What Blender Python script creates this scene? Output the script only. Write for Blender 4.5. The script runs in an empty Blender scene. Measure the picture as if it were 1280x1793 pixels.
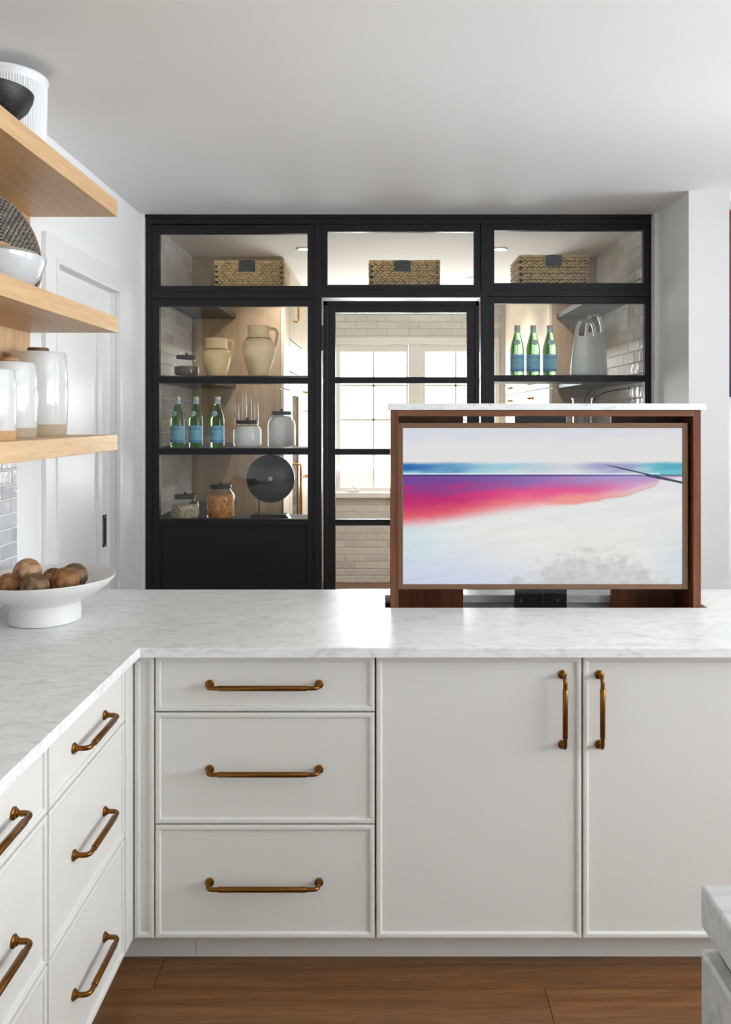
import bpy, bmesh, math, random
from mathutils import Vector, Matrix
random.seed(7)
SC = bpy.context.scene
COL = SC.collection

# ------------------------------------------------------------------ camera, world, lights, exposure
F, VX, VY = 1403.0, 667.0, 731.0          # focal length and vanishing point, pixels of the 1280x1793 frame
H = 1.547                                  # eye height
CEIL = 2.622
cam_d = bpy.data.cameras.new('camera'); cam = bpy.data.objects.new('camera', cam_d); COL.objects.link(cam)
cam.location = (0, 0, H); cam.rotation_euler = (math.pi/2, 0, 0)
cam_d.sensor_fit = 'HORIZONTAL'; cam_d.sensor_width = 36.0; cam_d.lens = F/1280*36
cam_d.shift_x = -(VX-640)/1280; cam_d.shift_y = -(896.5-VY)/1280
cam_d.clip_start = 0.05
SC.camera = cam
w = bpy.data.worlds.new('world'); SC.world = w; w.use_nodes = True
bg = w.node_tree.nodes['Background']
bg.inputs[0].default_value = (0.93, 0.97, 1.0, 1); bg.inputs[1].default_value = 4.5
def area(name, loc, rot, sx, sy, power, col, portal=False):
    d = bpy.data.lights.new(name, 'AREA'); d.shape = 'RECTANGLE'; d.size = sx; d.size_y = sy
    d.energy = power; d.color = col
    if portal: d.cycles.is_portal = True
    o = bpy.data.objects.new(name, d); COL.objects.link(o); o.location = loc; o.rotation_euler = rot
    return o
R90 = math.pi/2
# daylight through the right-hand and pantry windows, plus an added passage brightener
area('daylight_right', (3.93, .85, 1.65), (0, R90+.72, 0), 1.3, 3.2, 168, (0.91, 0.967, 1.0))
area('added_passage_light', (3.93, 3.40, 1.6), (0, R90+.85, 0), 1.3, .95, 36, (0.93, 0.97, 1.0))  # added lamp, brightens the left wall and the ceiling before the partition
area('daylight_pantry', (0.31, 7.72, 1.55), (-R90-.4, 0, 0), 1.45, 1.4, 92, (0.95, 0.98, 1.0))
SC.view_settings.view_transform = 'Standard'; SC.view_settings.look = 'None'
SC.view_settings.gamma = 1.0; SC.view_settings.use_curve_mapping = False
SC.view_settings.exposure = 0.0
for a, v in (('max_bounces', 10), ('diffuse_bounces', 5), ('glossy_bounces', 5), ('transmission_bounces', 10), ('transparent_max_bounces', 24)):
    setattr(SC.cycles, a, v)

# ------------------------------------------------------------------ helpers
def PT(px, py, Y):
    return Vector(((px-VX)*Y/F, Y, H-(py-VY)*Y/F))
def X(px, Y): return (px-VX)*Y/F
def Z(py, Y): return H-(py-VY)*Y/F

class MB:
    """collects shapes, builds ONE mesh object"""
    def __init__(s): s.v = []; s.f = []; s.sm = []
    def add(s, verts, faces, smooth=False):
        o = len(s.v); s.v += [tuple(p) for p in verts]
        for f in faces: s.f.append([i+o for i in f]); s.sm.append(smooth)
        return s
    def box(s, x0, x1, y0, y1, z0, z1, b=0.0):
        if x0 > x1: x0, x1 = x1, x0
        if y0 > y1: y0, y1 = y1, y0
        if z0 > z1: z0, z1 = z1, z0
        if b <= 0:
            v = [(x0,y0,z0),(x1,y0,z0),(x1,y1,z0),(x0,y1,z0),(x0,y0,z1),(x1,y0,z1),(x1,y1,z1),(x0,y1,z1)]
            return s.add(v, [(0,3,2,1),(4,5,6,7),(0,1,5,4),(1,2,6,5),(2,3,7,6),(3,0,4,7)])
        b = min(b, (x1-x0)*.45, (y1-y0)*.45, (z1-z0)*.45)
        bm = bmesh.new(); bmesh.ops.create_cube(bm, size=1)
        for v in bm.verts:
            v.co = Vector(((x0+x1)/2+v.co.x*(x1-x0), (y0+y1)/2+v.co.y*(y1-y0), (z0+z1)/2+v.co.z*(z1-z0)))
        bmesh.ops.bevel(bm, geom=list(bm.edges), offset=b, segments=2, affect='EDGES', profile=0.5)
        bm.verts.index_update()
        s.add([v.co.copy() for v in bm.verts], [[v.index for v in f.verts] for f in bm.faces]); bm.free()
        return s
    def lathe(s, prof, n=40, c=(0,0,0), mod=None, squash=1.0):
        """prof: (r, z) from bottom to top; closed where r == 0"""
        rings = []; verts = []
        for (r, z) in prof:
            if r < 1e-6: rings.append([len(verts)]); verts.append((c[0], c[1], c[2]+z)); continue
            ring = []
            for k in range(n):
                a = 2*math.pi*k/n; rr = r*(mod(a, z) if mod else 1)
                ring.append(len(verts)); verts.append((c[0]+rr*math.cos(a), c[1]+rr*squash*math.sin(a), c[2]+z))
            rings.append(ring)
        faces = []
        for A, B in zip(rings, rings[1:]):
            if len(A) == 1 and len(B) == 1: continue
            for k in range(n):
                k2 = (k+1) % n
                if len(A) == 1: faces.append((A[0], B[k2], B[k]))
                elif len(B) == 1: faces.append((A[k], A[k2], B[0]))
                else: faces.append((A[k], A[k2], B[k2], B[k]))
        return s.add(verts, faces, True)
    def tube(s, pts, r, n=10, flat=1.0, up=None):
        """pts list of points; r radius or list"""
        pts = [Vector(p) for p in pts]; N = len(pts); rs = r if isinstance(r, (list, tuple)) else [r]*N
        verts = []; prev = None
        for i, p in enumerate(pts):
            t = (pts[min(i+1, N-1)]-pts[max(i-1, 0)]).normalized()
            if prev is None:
                u = Vector(up) if up else (Vector((0,0,1)) if abs(t.z) < .9 else Vector((1,0,0)))
            else: u = prev
            u = (u-t*u.dot(t)).normalized(); prev = u; wv = t.cross(u)
            for k in range(n):
                a = 2*math.pi*k/n
                verts.append(p+u*rs[i]*math.cos(a)+wv*rs[i]*flat*math.sin(a))
        faces = []
        for i in range(N-1):
            for k in range(n):
                k2 = (k+1) % n
                faces.append((i*n+k, i*n+k2, (i+1)*n+k2, (i+1)*n+k))
        faces.append(tuple(reversed(range(n)))); faces.append(tuple((N-1)*n+k for k in range(n)))
        return s.add(verts, faces, True)
    def rings(s, w, h, prof, place):
        """a framed front: concentric rectangles; prof = (inset, protrusion); place(u, v, d) -> point"""
        verts = []; faces = []
        for (i, d) in prof:
            for (u, v) in ((i, i), (w-i, i), (w-i, h-i), (i, h-i)): verts.append(place(u, v, d))
        n = len(prof)
        for k in range(n-1):
            for j in range(4):
                j2 = (j+1) % 4
                faces.append((k*4+j, k*4+j2, (k+1)*4+j2, (k+1)*4+j))
        faces.append((3, 2, 1, 0)); faces.append(tuple((n-1)*4+j for j in range(4)))
        return s.add(verts, faces)
    def prism(s, poly, place, d0, d1):
        """poly: 2-D outline, place(u, v, d)"""
        n = len(poly)
        verts = [place(u, v, d0) for u, v in poly]+[place(u, v, d1) for u, v in poly]
        faces = [tuple(range(n)), tuple(reversed(range(n, 2*n)))]
        for k in range(n): faces.append((k, k+n, (k+1) % n+n, (k+1) % n))
        return s.add(verts, faces)
    def build(s, name, mat, parent=None, loc=None, kind=None, bevel=0.0, fix=True):
        me = bpy.data.meshes.new(name)
        base = Vector((0, 0, 0))
        if parent is not None: base = wpos(parent)
        elif loc is not None: base = Vector(loc)
        me.from_pydata([tuple(Vector(p)-base) for p in s.v], [], s.f)
        for p, q in zip(me.polygons, s.sm): p.use_smooth = q
        if fix:
            bm = bmesh.new(); bm.from_mesh(me); bmesh.ops.recalc_face_normals(bm, faces=list(bm.faces)); bm.to_mesh(me); bm.free()
        if any(s.sm):
            try: me.set_sharp_from_angle(angle=math.radians(48))
            except Exception: pass
        me.materials.append(mat)
        o = bpy.data.objects.new(name, me); COL.objects.link(o)
        if parent is not None: o.parent = parent
        elif loc is not None: o.location = loc
        if kind: o['kind'] = kind
        if bevel > 0:
            m = o.modifiers.new('edge', 'BEVEL'); m.width = bevel; m.segments = 2; m.limit_method = 'ANGLE'; m.angle_limit = math.radians(40)
        return o
def wpos(o):
    p = Vector((0, 0, 0))
    while o is not None: p = p+Vector(o.location); o = o.parent
    return p
def tag(o, label, cat, group=None, kind=None):
    o['label'] = label; o['category'] = cat
    if group: o['group'] = group
    if kind: o['kind'] = kind
    return o
def thing(name, loc, label, cat, group=None):
    o = bpy.data.objects.new(name, None); COL.objects.link(o); o.location = loc; o.empty_display_size = .05
    return tag(o, label, cat, group)
def copy_tree(o, parent=None):
    kids = list(o.children)
    c = o.copy(); COL.objects.link(c)
    if parent is not None: c.parent = parent
    for ch in kids: copy_tree(ch, c)
    return c
def struct(name, mb, mat, parent=None, bevel=0.0):
    o = mb.build(name, mat, parent, bevel=bevel)
    if parent is None: o['kind'] = 'structure'
    return o

# ------------------------------------------------------------------ materials
def sr(r, g, b):
    f = lambda c: (c/255/12.92) if c/255 <= .04045 else ((c/255+.055)/1.055)**2.4
    return (f(r), f(g), f(b), 1)
def mat(name):
    m = bpy.data.materials.new(name); m.use_nodes = True
    nt = m.node_tree; return m, nt, nt.nodes['Principled BSDF']
def pm(name, col, rough=.5, metal=0.0, bump=0.0, bscale=200, var=0.0, coat=0.0, spec=.5):
    m, nt, p = mat(name); L = nt.links.new
    p.inputs['Base Color'].default_value = col; p.inputs['Roughness'].default_value = rough; p.inputs['Metallic'].default_value = metal
    p.inputs['Coat Weight'].default_value = coat; p.inputs['Coat Roughness'].default_value = .06; p.inputs['Specular IOR Level'].default_value = spec
    if bump or var:
        tc = nt.nodes.new('ShaderNodeTexCoord'); n = nt.nodes.new('ShaderNodeTexNoise'); n.inputs['Scale'].default_value = bscale; n.inputs['Detail'].default_value = 4
        L(tc.outputs['Object'], n.inputs['Vector'])
        if bump:
            b = nt.nodes.new('ShaderNodeBump'); b.inputs['Strength'].default_value = bump; b.inputs['Distance'].default_value = .002
            L(n.outputs['Fac'], b.inputs['Height']); L(b.outputs['Normal'], p.inputs['Normal'])
        if var:
            r = nt.nodes.new('ShaderNodeValToRGB'); r.color_ramp.elements[0].position = .3; r.color_ramp.elements[1].position = .7
            r.color_ramp.elements[0].color = tuple(c*(1-var) for c in col[:3])+(1,); r.color_ramp.elements[1].color = tuple(min(1, c*(1+var)) for c in col[:3])+(1,)
            L(n.outputs['Fac'], r.inputs['Fac']); L(r.outputs['Color'], p.inputs['Base Color'])
    return m
def wood(name, c0, c1, axis='Y', rough=.45, scale=1.0, rand=0.0, fine=1.0, c2=None):
    m, nt, p = mat(name); L = nt.links.new; N = nt.nodes.new
    tc = N('ShaderNodeTexCoord'); mp = N('ShaderNodeMapping')
    s = {'X': (1.2, 26, 26), 'Y': (26, 1.2, 26), 'Z': (26, 26, 1.2)}[axis]
    mp.inputs['Scale'].default_value = tuple(k*scale for k in s)
    if rand:
        oi = N('ShaderNodeObjectInfo'); ad = N('ShaderNodeVectorMath'); ad.operation = 'SCALE'; cx = N('ShaderNodeCombineXYZ')
        for k in ('X', 'Y', 'Z'): L(oi.outputs['Random'], cx.inputs[k])
        ad.inputs['Scale'].default_value = 37.0; L(cx.outputs[0], ad.inputs[0]); L(ad.outputs[0], mp.inputs['Location'])
    L(tc.outputs['Object'], mp.inputs['Vector'])
    n = N('ShaderNodeTexNoise'); n.inputs['Scale'].default_value = 1.0; n.inputs['Detail'].default_value = 6; n.inputs['Roughness'].default_value = .62; n.inputs['Distortion'].default_value = .9
    L(mp.outputs[0], n.inputs['Vector'])
    n2 = N('ShaderNodeTexNoise'); n2.inputs['Scale'].default_value = 6.0*fine; n2.inputs['Detail'].default_value = 3; L(mp.outputs[0], n2.inputs['Vector'])
    mx = N('ShaderNodeMath'); mx.operation = 'MULTIPLY_ADD'; mx.inputs[1].default_value = .35; L(n2.outputs['Fac'], mx.inputs[0]); 
    sc = N('ShaderNodeMath'); sc.operation = 'MULTIPLY'; sc.inputs[1].default_value = .7; L(n.outputs['Fac'], sc.inputs[0]); L(sc.outputs[0], mx.inputs[2])
    r = N('ShaderNodeValToRGB'); e = r.color_ramp.elements; e[0].position = .36; e[0].color = c0; e[1].position = .66; e[1].color = c1
    L(mx.outputs[0], r.inputs['Fac']); out = r.outputs['Color']
    if rand:
        hv = N('ShaderNodeHueSaturation'); ml = N('ShaderNodeMapRange'); ml.inputs['To Min'].default_value = 1-rand; ml.inputs['To Max'].default_value = 1+rand
        L(oi.outputs['Random'], ml.inputs['Value']); L(ml.outputs[0], hv.inputs['Value']); L(out, hv.inputs['Color']); out = hv.outputs['Color']
    L(out, p.inputs['Base Color']); p.inputs['Roughness'].default_value = rough
    b = N('ShaderNodeBump'); b.inputs['Strength'].default_value = .12; b.inputs['Distance'].default_value = .001; L(n2.outputs['Fac'], b.inputs['Height']); L(b.outputs[0], p.inputs['Normal'])
    return m
def marble(name, base, vein, rough=.2, ang=.15):
    m, nt, p = mat(name); L = nt.links.new; N = nt.nodes.new
    tc = N('ShaderNodeTexCoord'); mp = N('ShaderNodeMapping'); mp.inputs['Rotation'].default_value = (0, 0, ang); mp.inputs['Scale'].default_value = (5.0, 11.5, 11.5)
    L(tc.outputs['Object'], mp.inputs['Vector'])
    n = N('ShaderNodeTexNoise'); n.inputs['Scale'].default_value = 2.2; n.inputs['Detail'].default_value = 9; n.inputs['Roughness'].default_value = .66; n.inputs['Distortion'].default_value = 1.4
    L(mp.outputs[0], n.inputs['Vector'])
    r = N('ShaderNodeValToRGB'); e = r.color_ramp.elements; e[0].position = .34; e[0].color = vein; e[1].position = .62; e[1].color = base
    k = e.new(.47); k.color = tuple(vein[i]*.3+base[i]*.7 for i in range(3))+(1,)
    L(n.outputs['Fac'], r.inputs['Fac'])
    n2 = N('ShaderNodeTexNoise'); n2.inputs['Scale'].default_value = 3.0; n2.inputs['Detail'].default_value = 6; n2.inputs['Distortion'].default_value = 2.5; L(mp.outputs[0], n2.inputs['Vector'])
    ab = N('ShaderNodeMath'); ab.operation = 'SUBTRACT'; ab.inputs[1].default_value = .5; L(n2.outputs['Fac'], ab.inputs[0])
    a2 = N('ShaderNodeMath'); a2.operation = 'ABSOLUTE'; L(ab.outputs[0], a2.inputs[0])
    mr = N('ShaderNodeMapRange'); mr.inputs['From Min'].default_value = 0; mr.inputs['From Max'].default_value = .02; mr.inputs['To Min'].default_value = .22; mr.inputs['To Max'].default_value = 0; L(a2.outputs[0], mr.inputs['Value'])
    mix = N('ShaderNodeMix'); mix.data_type = 'RGBA'; L(mr.outputs[0], mix.inputs['Factor']); L(r.outputs['Color'], mix.inputs['A']); mix.inputs['B'].default_value = vein
    L(mix.outputs['Result'], p.inputs['Base Color']); p.inputs['Roughness'].default_value = rough; p.inputs['Specular IOR Level'].default_value = .38
    return m
def thin_glass(name, tint=(1, 1, 1, 1), ior=1.5, rough=0.0, k=1.0):
    m = bpy.data.materials.new(name); m.use_nodes = True; nt = m.node_tree; nt.nodes.clear(); N = nt.nodes.new; L = nt.links.new
    out = N('ShaderNodeOutputMaterial'); mx = N('ShaderNodeMixShader'); t = N('ShaderNodeBsdfTransparent'); g = N('ShaderNodeBsdfGlossy')
    t.inputs['Color'].default_value = tint; g.inputs['Roughness'].default_value = rough
    lw = N('ShaderNodeLayerWeight'); lw.inputs['Blend'].default_value = .5; f0 = ((ior-1)/(ior+1))**2
    pw5 = N('ShaderNodeMath'); pw5.operation = 'POWER'; pw5.inputs[1].default_value = 5.0; L(lw.outputs['Facing'], pw5.inputs[0])
    mu = N('ShaderNodeMath'); mu.operation = 'MULTIPLY_ADD'; mu.inputs[1].default_value = (1-f0)*k; mu.inputs[2].default_value = f0*k; mu.use_clamp = True
    L(pw5.outputs[0], mu.inputs[0]); L(mu.outputs[0], mx.inputs[0]); L(t.outputs[0], mx.inputs[1]); L(g.outputs[0], mx.inputs[2]); L(mx.outputs[0], out.inputs[0])
    return m
def tile_mat(name, c, rough=.12, var=.16):
    m, nt, p = mat(name); L = nt.links.new; N = nt.nodes.new
    oi = N('ShaderNodeObjectInfo'); tc = N('ShaderNodeTexCoord'); n = N('ShaderNodeTexNoise'); n.inputs['Scale'].default_value = 22; n.inputs['Detail'].default_value = 3
    cx = N('ShaderNodeVectorMath'); cx.operation = 'ADD'; cb = N('ShaderNodeCombineXYZ'); mu = N('ShaderNodeMath'); mu.operation = 'MULTIPLY'; mu.inputs[1].default_value = 91
    L(oi.outputs['Random'], mu.inputs[0])
    for k in 'XYZ': L(mu.outputs[0], cb.inputs[k])
    L(tc.outputs['Object'], cx.inputs[0]); L(cb.outputs[0], cx.inputs[1]); L(cx.outputs[0], n.inputs['Vector'])
    hv = N('ShaderNodeHueSaturation'); hv.inputs['Color'].default_value = c
    ad = N('ShaderNodeMath'); ad.operation = 'ADD'; L(oi.outputs['Random'], ad.inputs[0]); L(n.outputs['Fac'], ad.inputs[1])
    mr = N('ShaderNodeMapRange'); mr.inputs['From Min'].default_value = .2; mr.inputs['From Max'].default_value = 1.6; mr.inputs['To Min'].default_value = 1-var; mr.inputs['To Max'].default_value = 1+var
    L(ad.outputs[0], mr.inputs['Value']); L(mr.outputs[0], hv.inputs['Value']); L(hv.outputs[0], p.inputs['Base Color'])
    b = N('ShaderNodeBump'); b.inputs['Strength'].default_value = .5; b.inputs['Distance'].default_value = .006; L(n.outputs['Fac'], b.inputs['Height']); L(b.outputs[0], p.inputs['Normal'])
    p.inputs['Roughness'].default_value = rough
    return m
def emit(name, col, s):
    m = bpy.data.materials.new(name); m.use_nodes = True; nt = m.node_tree; nt.nodes.clear()
    o = nt.nodes.new('ShaderNodeOutputMaterial'); e = nt.nodes.new('ShaderNodeEmission'); e.inputs[0].default_value = col; e.inputs[1].default_value = s
    nt.links.new(e.outputs[0], o.inputs[0]); return m
def grains(name, cols, scale, rough=.6, bump=.8):
    """loose dry food: cells of colour with relief"""
    m, nt, p = mat(name); L = nt.links.new; N = nt.nodes.new
    tc = N('ShaderNodeTexCoord'); v = N('ShaderNodeTexVoronoi'); v.inputs['Scale'].default_value = scale; L(tc.outputs['Object'], v.inputs['Vector'])
    sp = N('ShaderNodeSeparateColor'); L(v.outputs['Color'], sp.inputs[0])
    r = N('ShaderNodeValToRGB'); e = r.color_ramp.elements; e[0].color = cols[0]; e[1].color = cols[-1]
    for i, c in enumerate(cols[1:-1]): k = e.new((i+1)/(len(cols)-1)); k.color = c
    L(sp.outputs[0], r.inputs['Fac']); L(r.outputs['Color'], p.inputs['Base Color'])
    b = N('ShaderNodeBump'); b.inputs['Strength'].default_value = bump; b.inputs['Distance'].default_value = .004; b.invert = True
    L(v.outputs['Distance'], b.inputs['Height']); L(b.outputs[0], p.inputs['Normal']); p.inputs['Roughness'].default_value = rough
    return m

M = {}
M['wall'] = pm('wall_paint', (.84, .845, .85, 1), .6, bump=.03, bscale=300)
M['ceil'] = pm('ceiling_paint', (.88, .885, .88, 1), .8, bump=.02, bscale=250)
M['trim'] = pm('trim_paint', (.83, .83, .825, 1), .35)
M['cab'] = pm('cabinet_lacquer', (.735, .72, .685, 1), .34, bump=.01, bscale=400)
M['kick'] = pm('kick_lacquer', (.70, .68, .65, 1), .4)
M['dark'] = pm('recess_shade', (.03, .028, .025, 1), .8)
M['black'] = pm('black_frame_paint', (.0095, .0095, .0125, 1), .42, bump=.02, bscale=300, spec=.35)
M['black_gloss'] = pm('black_gloss_stone', (.018, .018, .019, 1), .08)
M['black_matte'] = pm('black_matte', (.02, .02, .021, 1), .5)
M['tag'] = pm('slate_tag', sr(52, 56, 64), .6)
M['oak'] = wood('pale_oak', sr(194, 152, 106), sr(218, 184, 140), 'Y', .42, scale=1.6, fine=1.3)
M['oakv'] = wood('oak_panel', sr(186, 146, 100), sr(212, 176, 132), 'Z', .5)
M['oak_cab'] = wood('oak_cabinet_side', sr(158, 132, 104), sr(180, 154, 124), 'Z', .45)
M['oak_front'] = wood('limed_oak_front', sr(188, 172, 148), sr(206, 190, 168), 'Z', .4)
M['floor'] = wood('oak_floor', sr(92, 58, 30), sr(136, 92, 54), 'X', .42, scale=1.5, rand=.10, fine=1.3)
M['floorbase'] = pm('floor_base', sr(90, 58, 34), .7)
M['walnut'] = wood('walnut', sr(70, 36, 20), sr(122, 70, 42), 'Z', .32)
M['walnuth'] = wood('walnut_rail', sr(88, 50, 30), sr(128, 78, 50), 'X', .34)
M['tvframe'] = pm('tv_bezel_bronze', sr(122, 92, 68), .42, metal=.25)
M['marble'] = marble('pale_marble', (.86, .875, .86, 1), (.66, .67, .665, 1), .33)
M['marble2'] = marble('island_marble', (.60, .61, .60, 1), (.42, .43, .43, 1), .25, ang=.7)
M['brass'] = pm('aged_brass', sr(128, 86, 40), .30, metal=1.0, var=.12, bscale=60)
M['goldbrass'] = pm('bright_brass', sr(206, 152, 76), .25, metal=1.0)
M['steel'] = pm('dark_steel', sr(120, 116, 110), .35, metal=1.0)
M['glass'] = thin_glass('window_glass')
M['sglass'] = thin_glass('screen_glass', (.98, .985, .98, 1), 1.45)
M['jar'] = thin_glass('jar_glass', (.985, .99, .985, 1), 1.4, .02, 1.0)
M['tilek'] = tile_mat('kitchen_glazed_tile', (.55, .56, .59, 1), .10)
M['tilep'] = tile_mat('pantry_glazed_tile', (.64, .64, .62, 1), .12, .14)
M['grout'] = pm('grout', (.66, .65, .62, 1), .9)
M['white_cer'] = pm('white_ceramic', (.78, .775, .75, 1), .38)
M['glaze'] = pm('white_glaze', (.70, .715, .715, 1), .10, coat=.5, bump=.05, bscale=30)
M['greyglaze'] = pm('grey_glaze', (.60, .625, .64, 1), .09, coat=.5)
M['stoneware'] = pm('raw_stoneware', sr(176, 160, 136), .8, bump=.1, bscale=300)
M['taupe'] = pm('taupe_ceramic', sr(158, 152, 138), .5)
M['lidwood'] = pm('dark_wood_lid', sr(112, 78, 56), .5, var=.15, bscale=40)
M['lidtan'] = pm('tan_wood_lid', sr(178, 130, 92), .5, var=.12, bscale=40)
M['ribbed'] = pm('ribbed_white', (.80, .81, .83, 1), .45)
M['speckle'] = grains('black_speckled', [(.004, .004, .0045, 1), (.005, .005, .0055, 1), (.005, .005, .0055, 1), (.006, .006, .006, 1), (.04, .04, .036, 1)], 330, .5, .12)
M['straw'] = pm('hyacinth_straw', sr(240, 198, 140), .6, var=.30, bscale=45)
M['straw_shade'] = pm('weave_gap_shade', sr(84, 58, 32), .8)  # dark brown paints the shade between the basket strands
M['terra'] = pm('cream_clay', sr(240, 210, 162), .62, var=.10, bscale=14)
M['clayband'] = pm('brown_slip_band', sr(128, 84, 52), .6)
M['sage'] = pm('sage_ceramic', (.76, .79, .75, 1), .28)
M['label'] = pm('label_blue', sr(128, 196, 226), .5, var=.08, bscale=40)
M['labelpale'] = pm('label_pale', sr(186, 214, 220), .5)
M['navy'] = pm('label_navy', sr(24, 48, 104), .5)
M['red'] = pm('label_red', sr(196, 44, 44), .5)
M['capm'] = pm('bottle_cap', sr(206, 210, 208), .3, metal=.4)
M['flour'] = pm('flour', (.90, .90, .88, 1), .9, bump=.2, bscale=60)
M['oats'] = grains('oat_flakes', [sr(222, 204, 166), sr(196, 176, 134), sr(238, 224, 192), sr(160, 140, 100)], 95)
M['pasta'] = grains('dry_pasta', [sr(206, 128, 62), sr(226, 156, 86), sr(170, 92, 38), sr(238, 184, 116)], 75)
M['beans'] = grains('coffee_beans', [sr(74, 48, 32), sr(112, 78, 54), sr(54, 34, 22)], 100)
def green_glass():
    m, nt, p = mat('green_bottle_glass')
    p.inputs['Base Color'].default_value = (.16, .42, .13, 1); p.inputs['Transmission Weight'].default_value = 1.0; p.inputs['Roughness'].default_value = 0.0; p.inputs['IOR'].default_value = 1.38
    return m
M['green'] = green_glass()
def ball_mat(name, c0, c1, c2):
    m, nt, p = mat(name); L = nt.links.new; N = nt.nodes.new
    tc = N('ShaderNodeTexCoord'); n = N('ShaderNodeTexNoise'); n.inputs['Scale'].default_value = 45; n.inputs['Detail'].default_value = 8; n.inputs['Roughness'].default_value = .7
    L(tc.outputs['Object'], n.inputs['Vector']); r = N('ShaderNodeValToRGB'); e = r.color_ramp.elements
    e[0].position = .35; e[0].color = c0; e[1].position = .66; e[1].color = c2; k = e.new(.5); k.color = c1
    L(n.outputs['Fac'], r.inputs['Fac']); L(r.outputs['Color'], p.inputs['Base Color']); p.inputs['Roughness'].default_value = .75
    b = N('ShaderNodeBump'); b.inputs['Strength'].default_value = .6; b.inputs['Distance'].default_value = .003; L(n.outputs['Fac'], b.inputs['Height']); L(b.outputs[0], p.inputs['Normal'])
    return m
M['ball_a'] = ball_mat('cork_pale', sr(120, 84, 62), sr(182, 142, 108), sr(206, 166, 130))
M['ball_b'] = ball_mat('cork_brown', sr(78, 52, 34), sr(146, 100, 62), sr(176, 126, 82))
M['ball_c'] = ball_mat('cork_dark', sr(58, 44, 32), sr(118, 92, 66), sr(156, 126, 92))

# ------------------------------------------------------------------ room shell
XL = -1.27            # left wall plane
DS = 4.25             # front plane of the black glazed partition
YC = 5.37             # where the pantry's tall cabinets begin
YB = 7.5              # pantry window wall
XP = 1.46             # face of the right-hand return wall
XE = 4.0              # kitchen's right wall
YN = -3.2             # wall behind the camera
# floor and its planks
fl = struct('floor', MB().box(-1.6, XE+.2, YN-.2, YB+.2, -.12, -.012), M['floorbase'])
PWID, plank_meshes = .155, {}
def planks(y0, y1, x0, x1, seed):
    rnd = random.Random(seed); r = 0; y = y0
    while y < y1-.02:
        yw = min(PWID, y1-y); x = x0-rnd.uniform(0, 1.2)
        while x < x1:
            ln = rnd.choice((1.5, 1.9, 2.2)); a, b = max(x, x0), min(x+ln, x1)
            if b-a > .03:
                key = (round(b-a, 3), round(yw, 3))
                if key not in plank_meshes:
                    o = MB().box(0, b-a-.002, 0, yw-.002, -.014, 0).build('plank', M['floor'], fl, bevel=0)
                    plank_meshes[key] = o.data
                else:
                    o = bpy.data.objects.new('plank', plank_meshes[key]); COL.objects.link(o); o.parent = fl
                o.location = (a, y, rnd.uniform(-.0004, .0002))
            x += ln
        y += PWID
planks(.62, 3.9, -1.26, 2.6, 3)
planks(3.9, YB, XL+.01, 1.45, 5)
ce = struct('ceiling', MB().box(-1.6, XE+.2, YN-.2, YB+.2, CEIL, CEIL+.12), M['ceil'])

# left wall with the pocket door's opening
DA, DB, DZ = 3.109, 3.84, 2.145
wl = struct('wall_left', MB().box(XL-.16, XL, YN, DA, 0, CEIL).box(XL-.16, XL, DB, YB, 0, CEIL).box(XL-.16, XL, DA, DB, DZ, CEIL), M['wall'])
# sliding pocket door: framed slab, moulding, flush pull
d1 = MB()
xs = XL-.03
d1.box(xs-.035, xs-.012, DA-.02, DB+.0, .01, DZ)                     # recessed field
d1.box(xs-.03, xs, DA-.02, DA+.09, .01, DZ)                           # near stile
d1.box(xs-.03, xs, 3.70, DB, .01, DZ)                                 # far stile
d1.box(xs-.03, xs, DA+.09, 3.70, DZ-.11, DZ)                          # top rail
d1.box(xs-.03, xs, DA+.09, 3.70, .01, .22)
door1 = struct('door_1', d1, M['trim'], bevel=.0)
mo = MB(); t = .012
for (a, b, c, d) in ((DA+.09, DA+.09+t, .22, DZ-.11), (3.70-t, 3.70, .22, DZ-.11), (DA+.09, 3.70, DZ-.11-t, DZ-.11), (DA+.09, 3.70, .22, .22+t)):
    mo.box(xs-.013, xs-.002, a, b, c, d, .003)
struct('panel_moulding', mo, M['trim'], door1)
pl = MB(); yc = 3.765
pl.box(xs-.001, xs+.003, yc-.024, yc-.015, .94, 1.09).box(xs-.001, xs+.003, yc+.015, yc+.024, .94, 1.09).box(xs-.001, xs+.003, yc-.024, yc+.024, .94, .955).box(xs-.001, xs+.003, yc-.024, yc+.024, 1.075, 1.09)
pull = struct('flush_pull', pl, M['steel'], door1)
struct('pull_recess_shade', MB().box(xs-.0005, xs+.0008, yc-.016, yc+.016, .954, 1.076), M['dark'], pull)  # flat dark plate, the shade of a recess put into its colour
tr = MB()
tr.box(XL, XL+.018, 2.997, DA, 0, 2.246, .002).box(XL, XL+.018, DB, 3.882, 0, 2.246, .002).box(XL, XL+.018, DA, DB, DZ, 2.246, .002)
tr.box(XL+.016, XL+.024, DA, DB, DZ, DZ+.018, .003).box(XL+.016, XL+.024, DA-.018, DA, 0, DZ+.018, .003).box(XL+.016, XL+.023, DB, DB+.012, 0, DZ+.018, .003)
tr.box(XL-.03, XL, DB-.001, DB+.01, 0, DZ)
struct('trim_1', tr, M['trim'])
struct('trim_2', MB().box(XL, XL+.022, DS-.03, DS+.0, 0, CEIL, .004), M['trim'])           # corner bead by the partition
struct('trim_3', MB().box(XP-.028, XP, DS-.06, DS-.002, 0, CEIL, .004), M['trim'])

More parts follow.
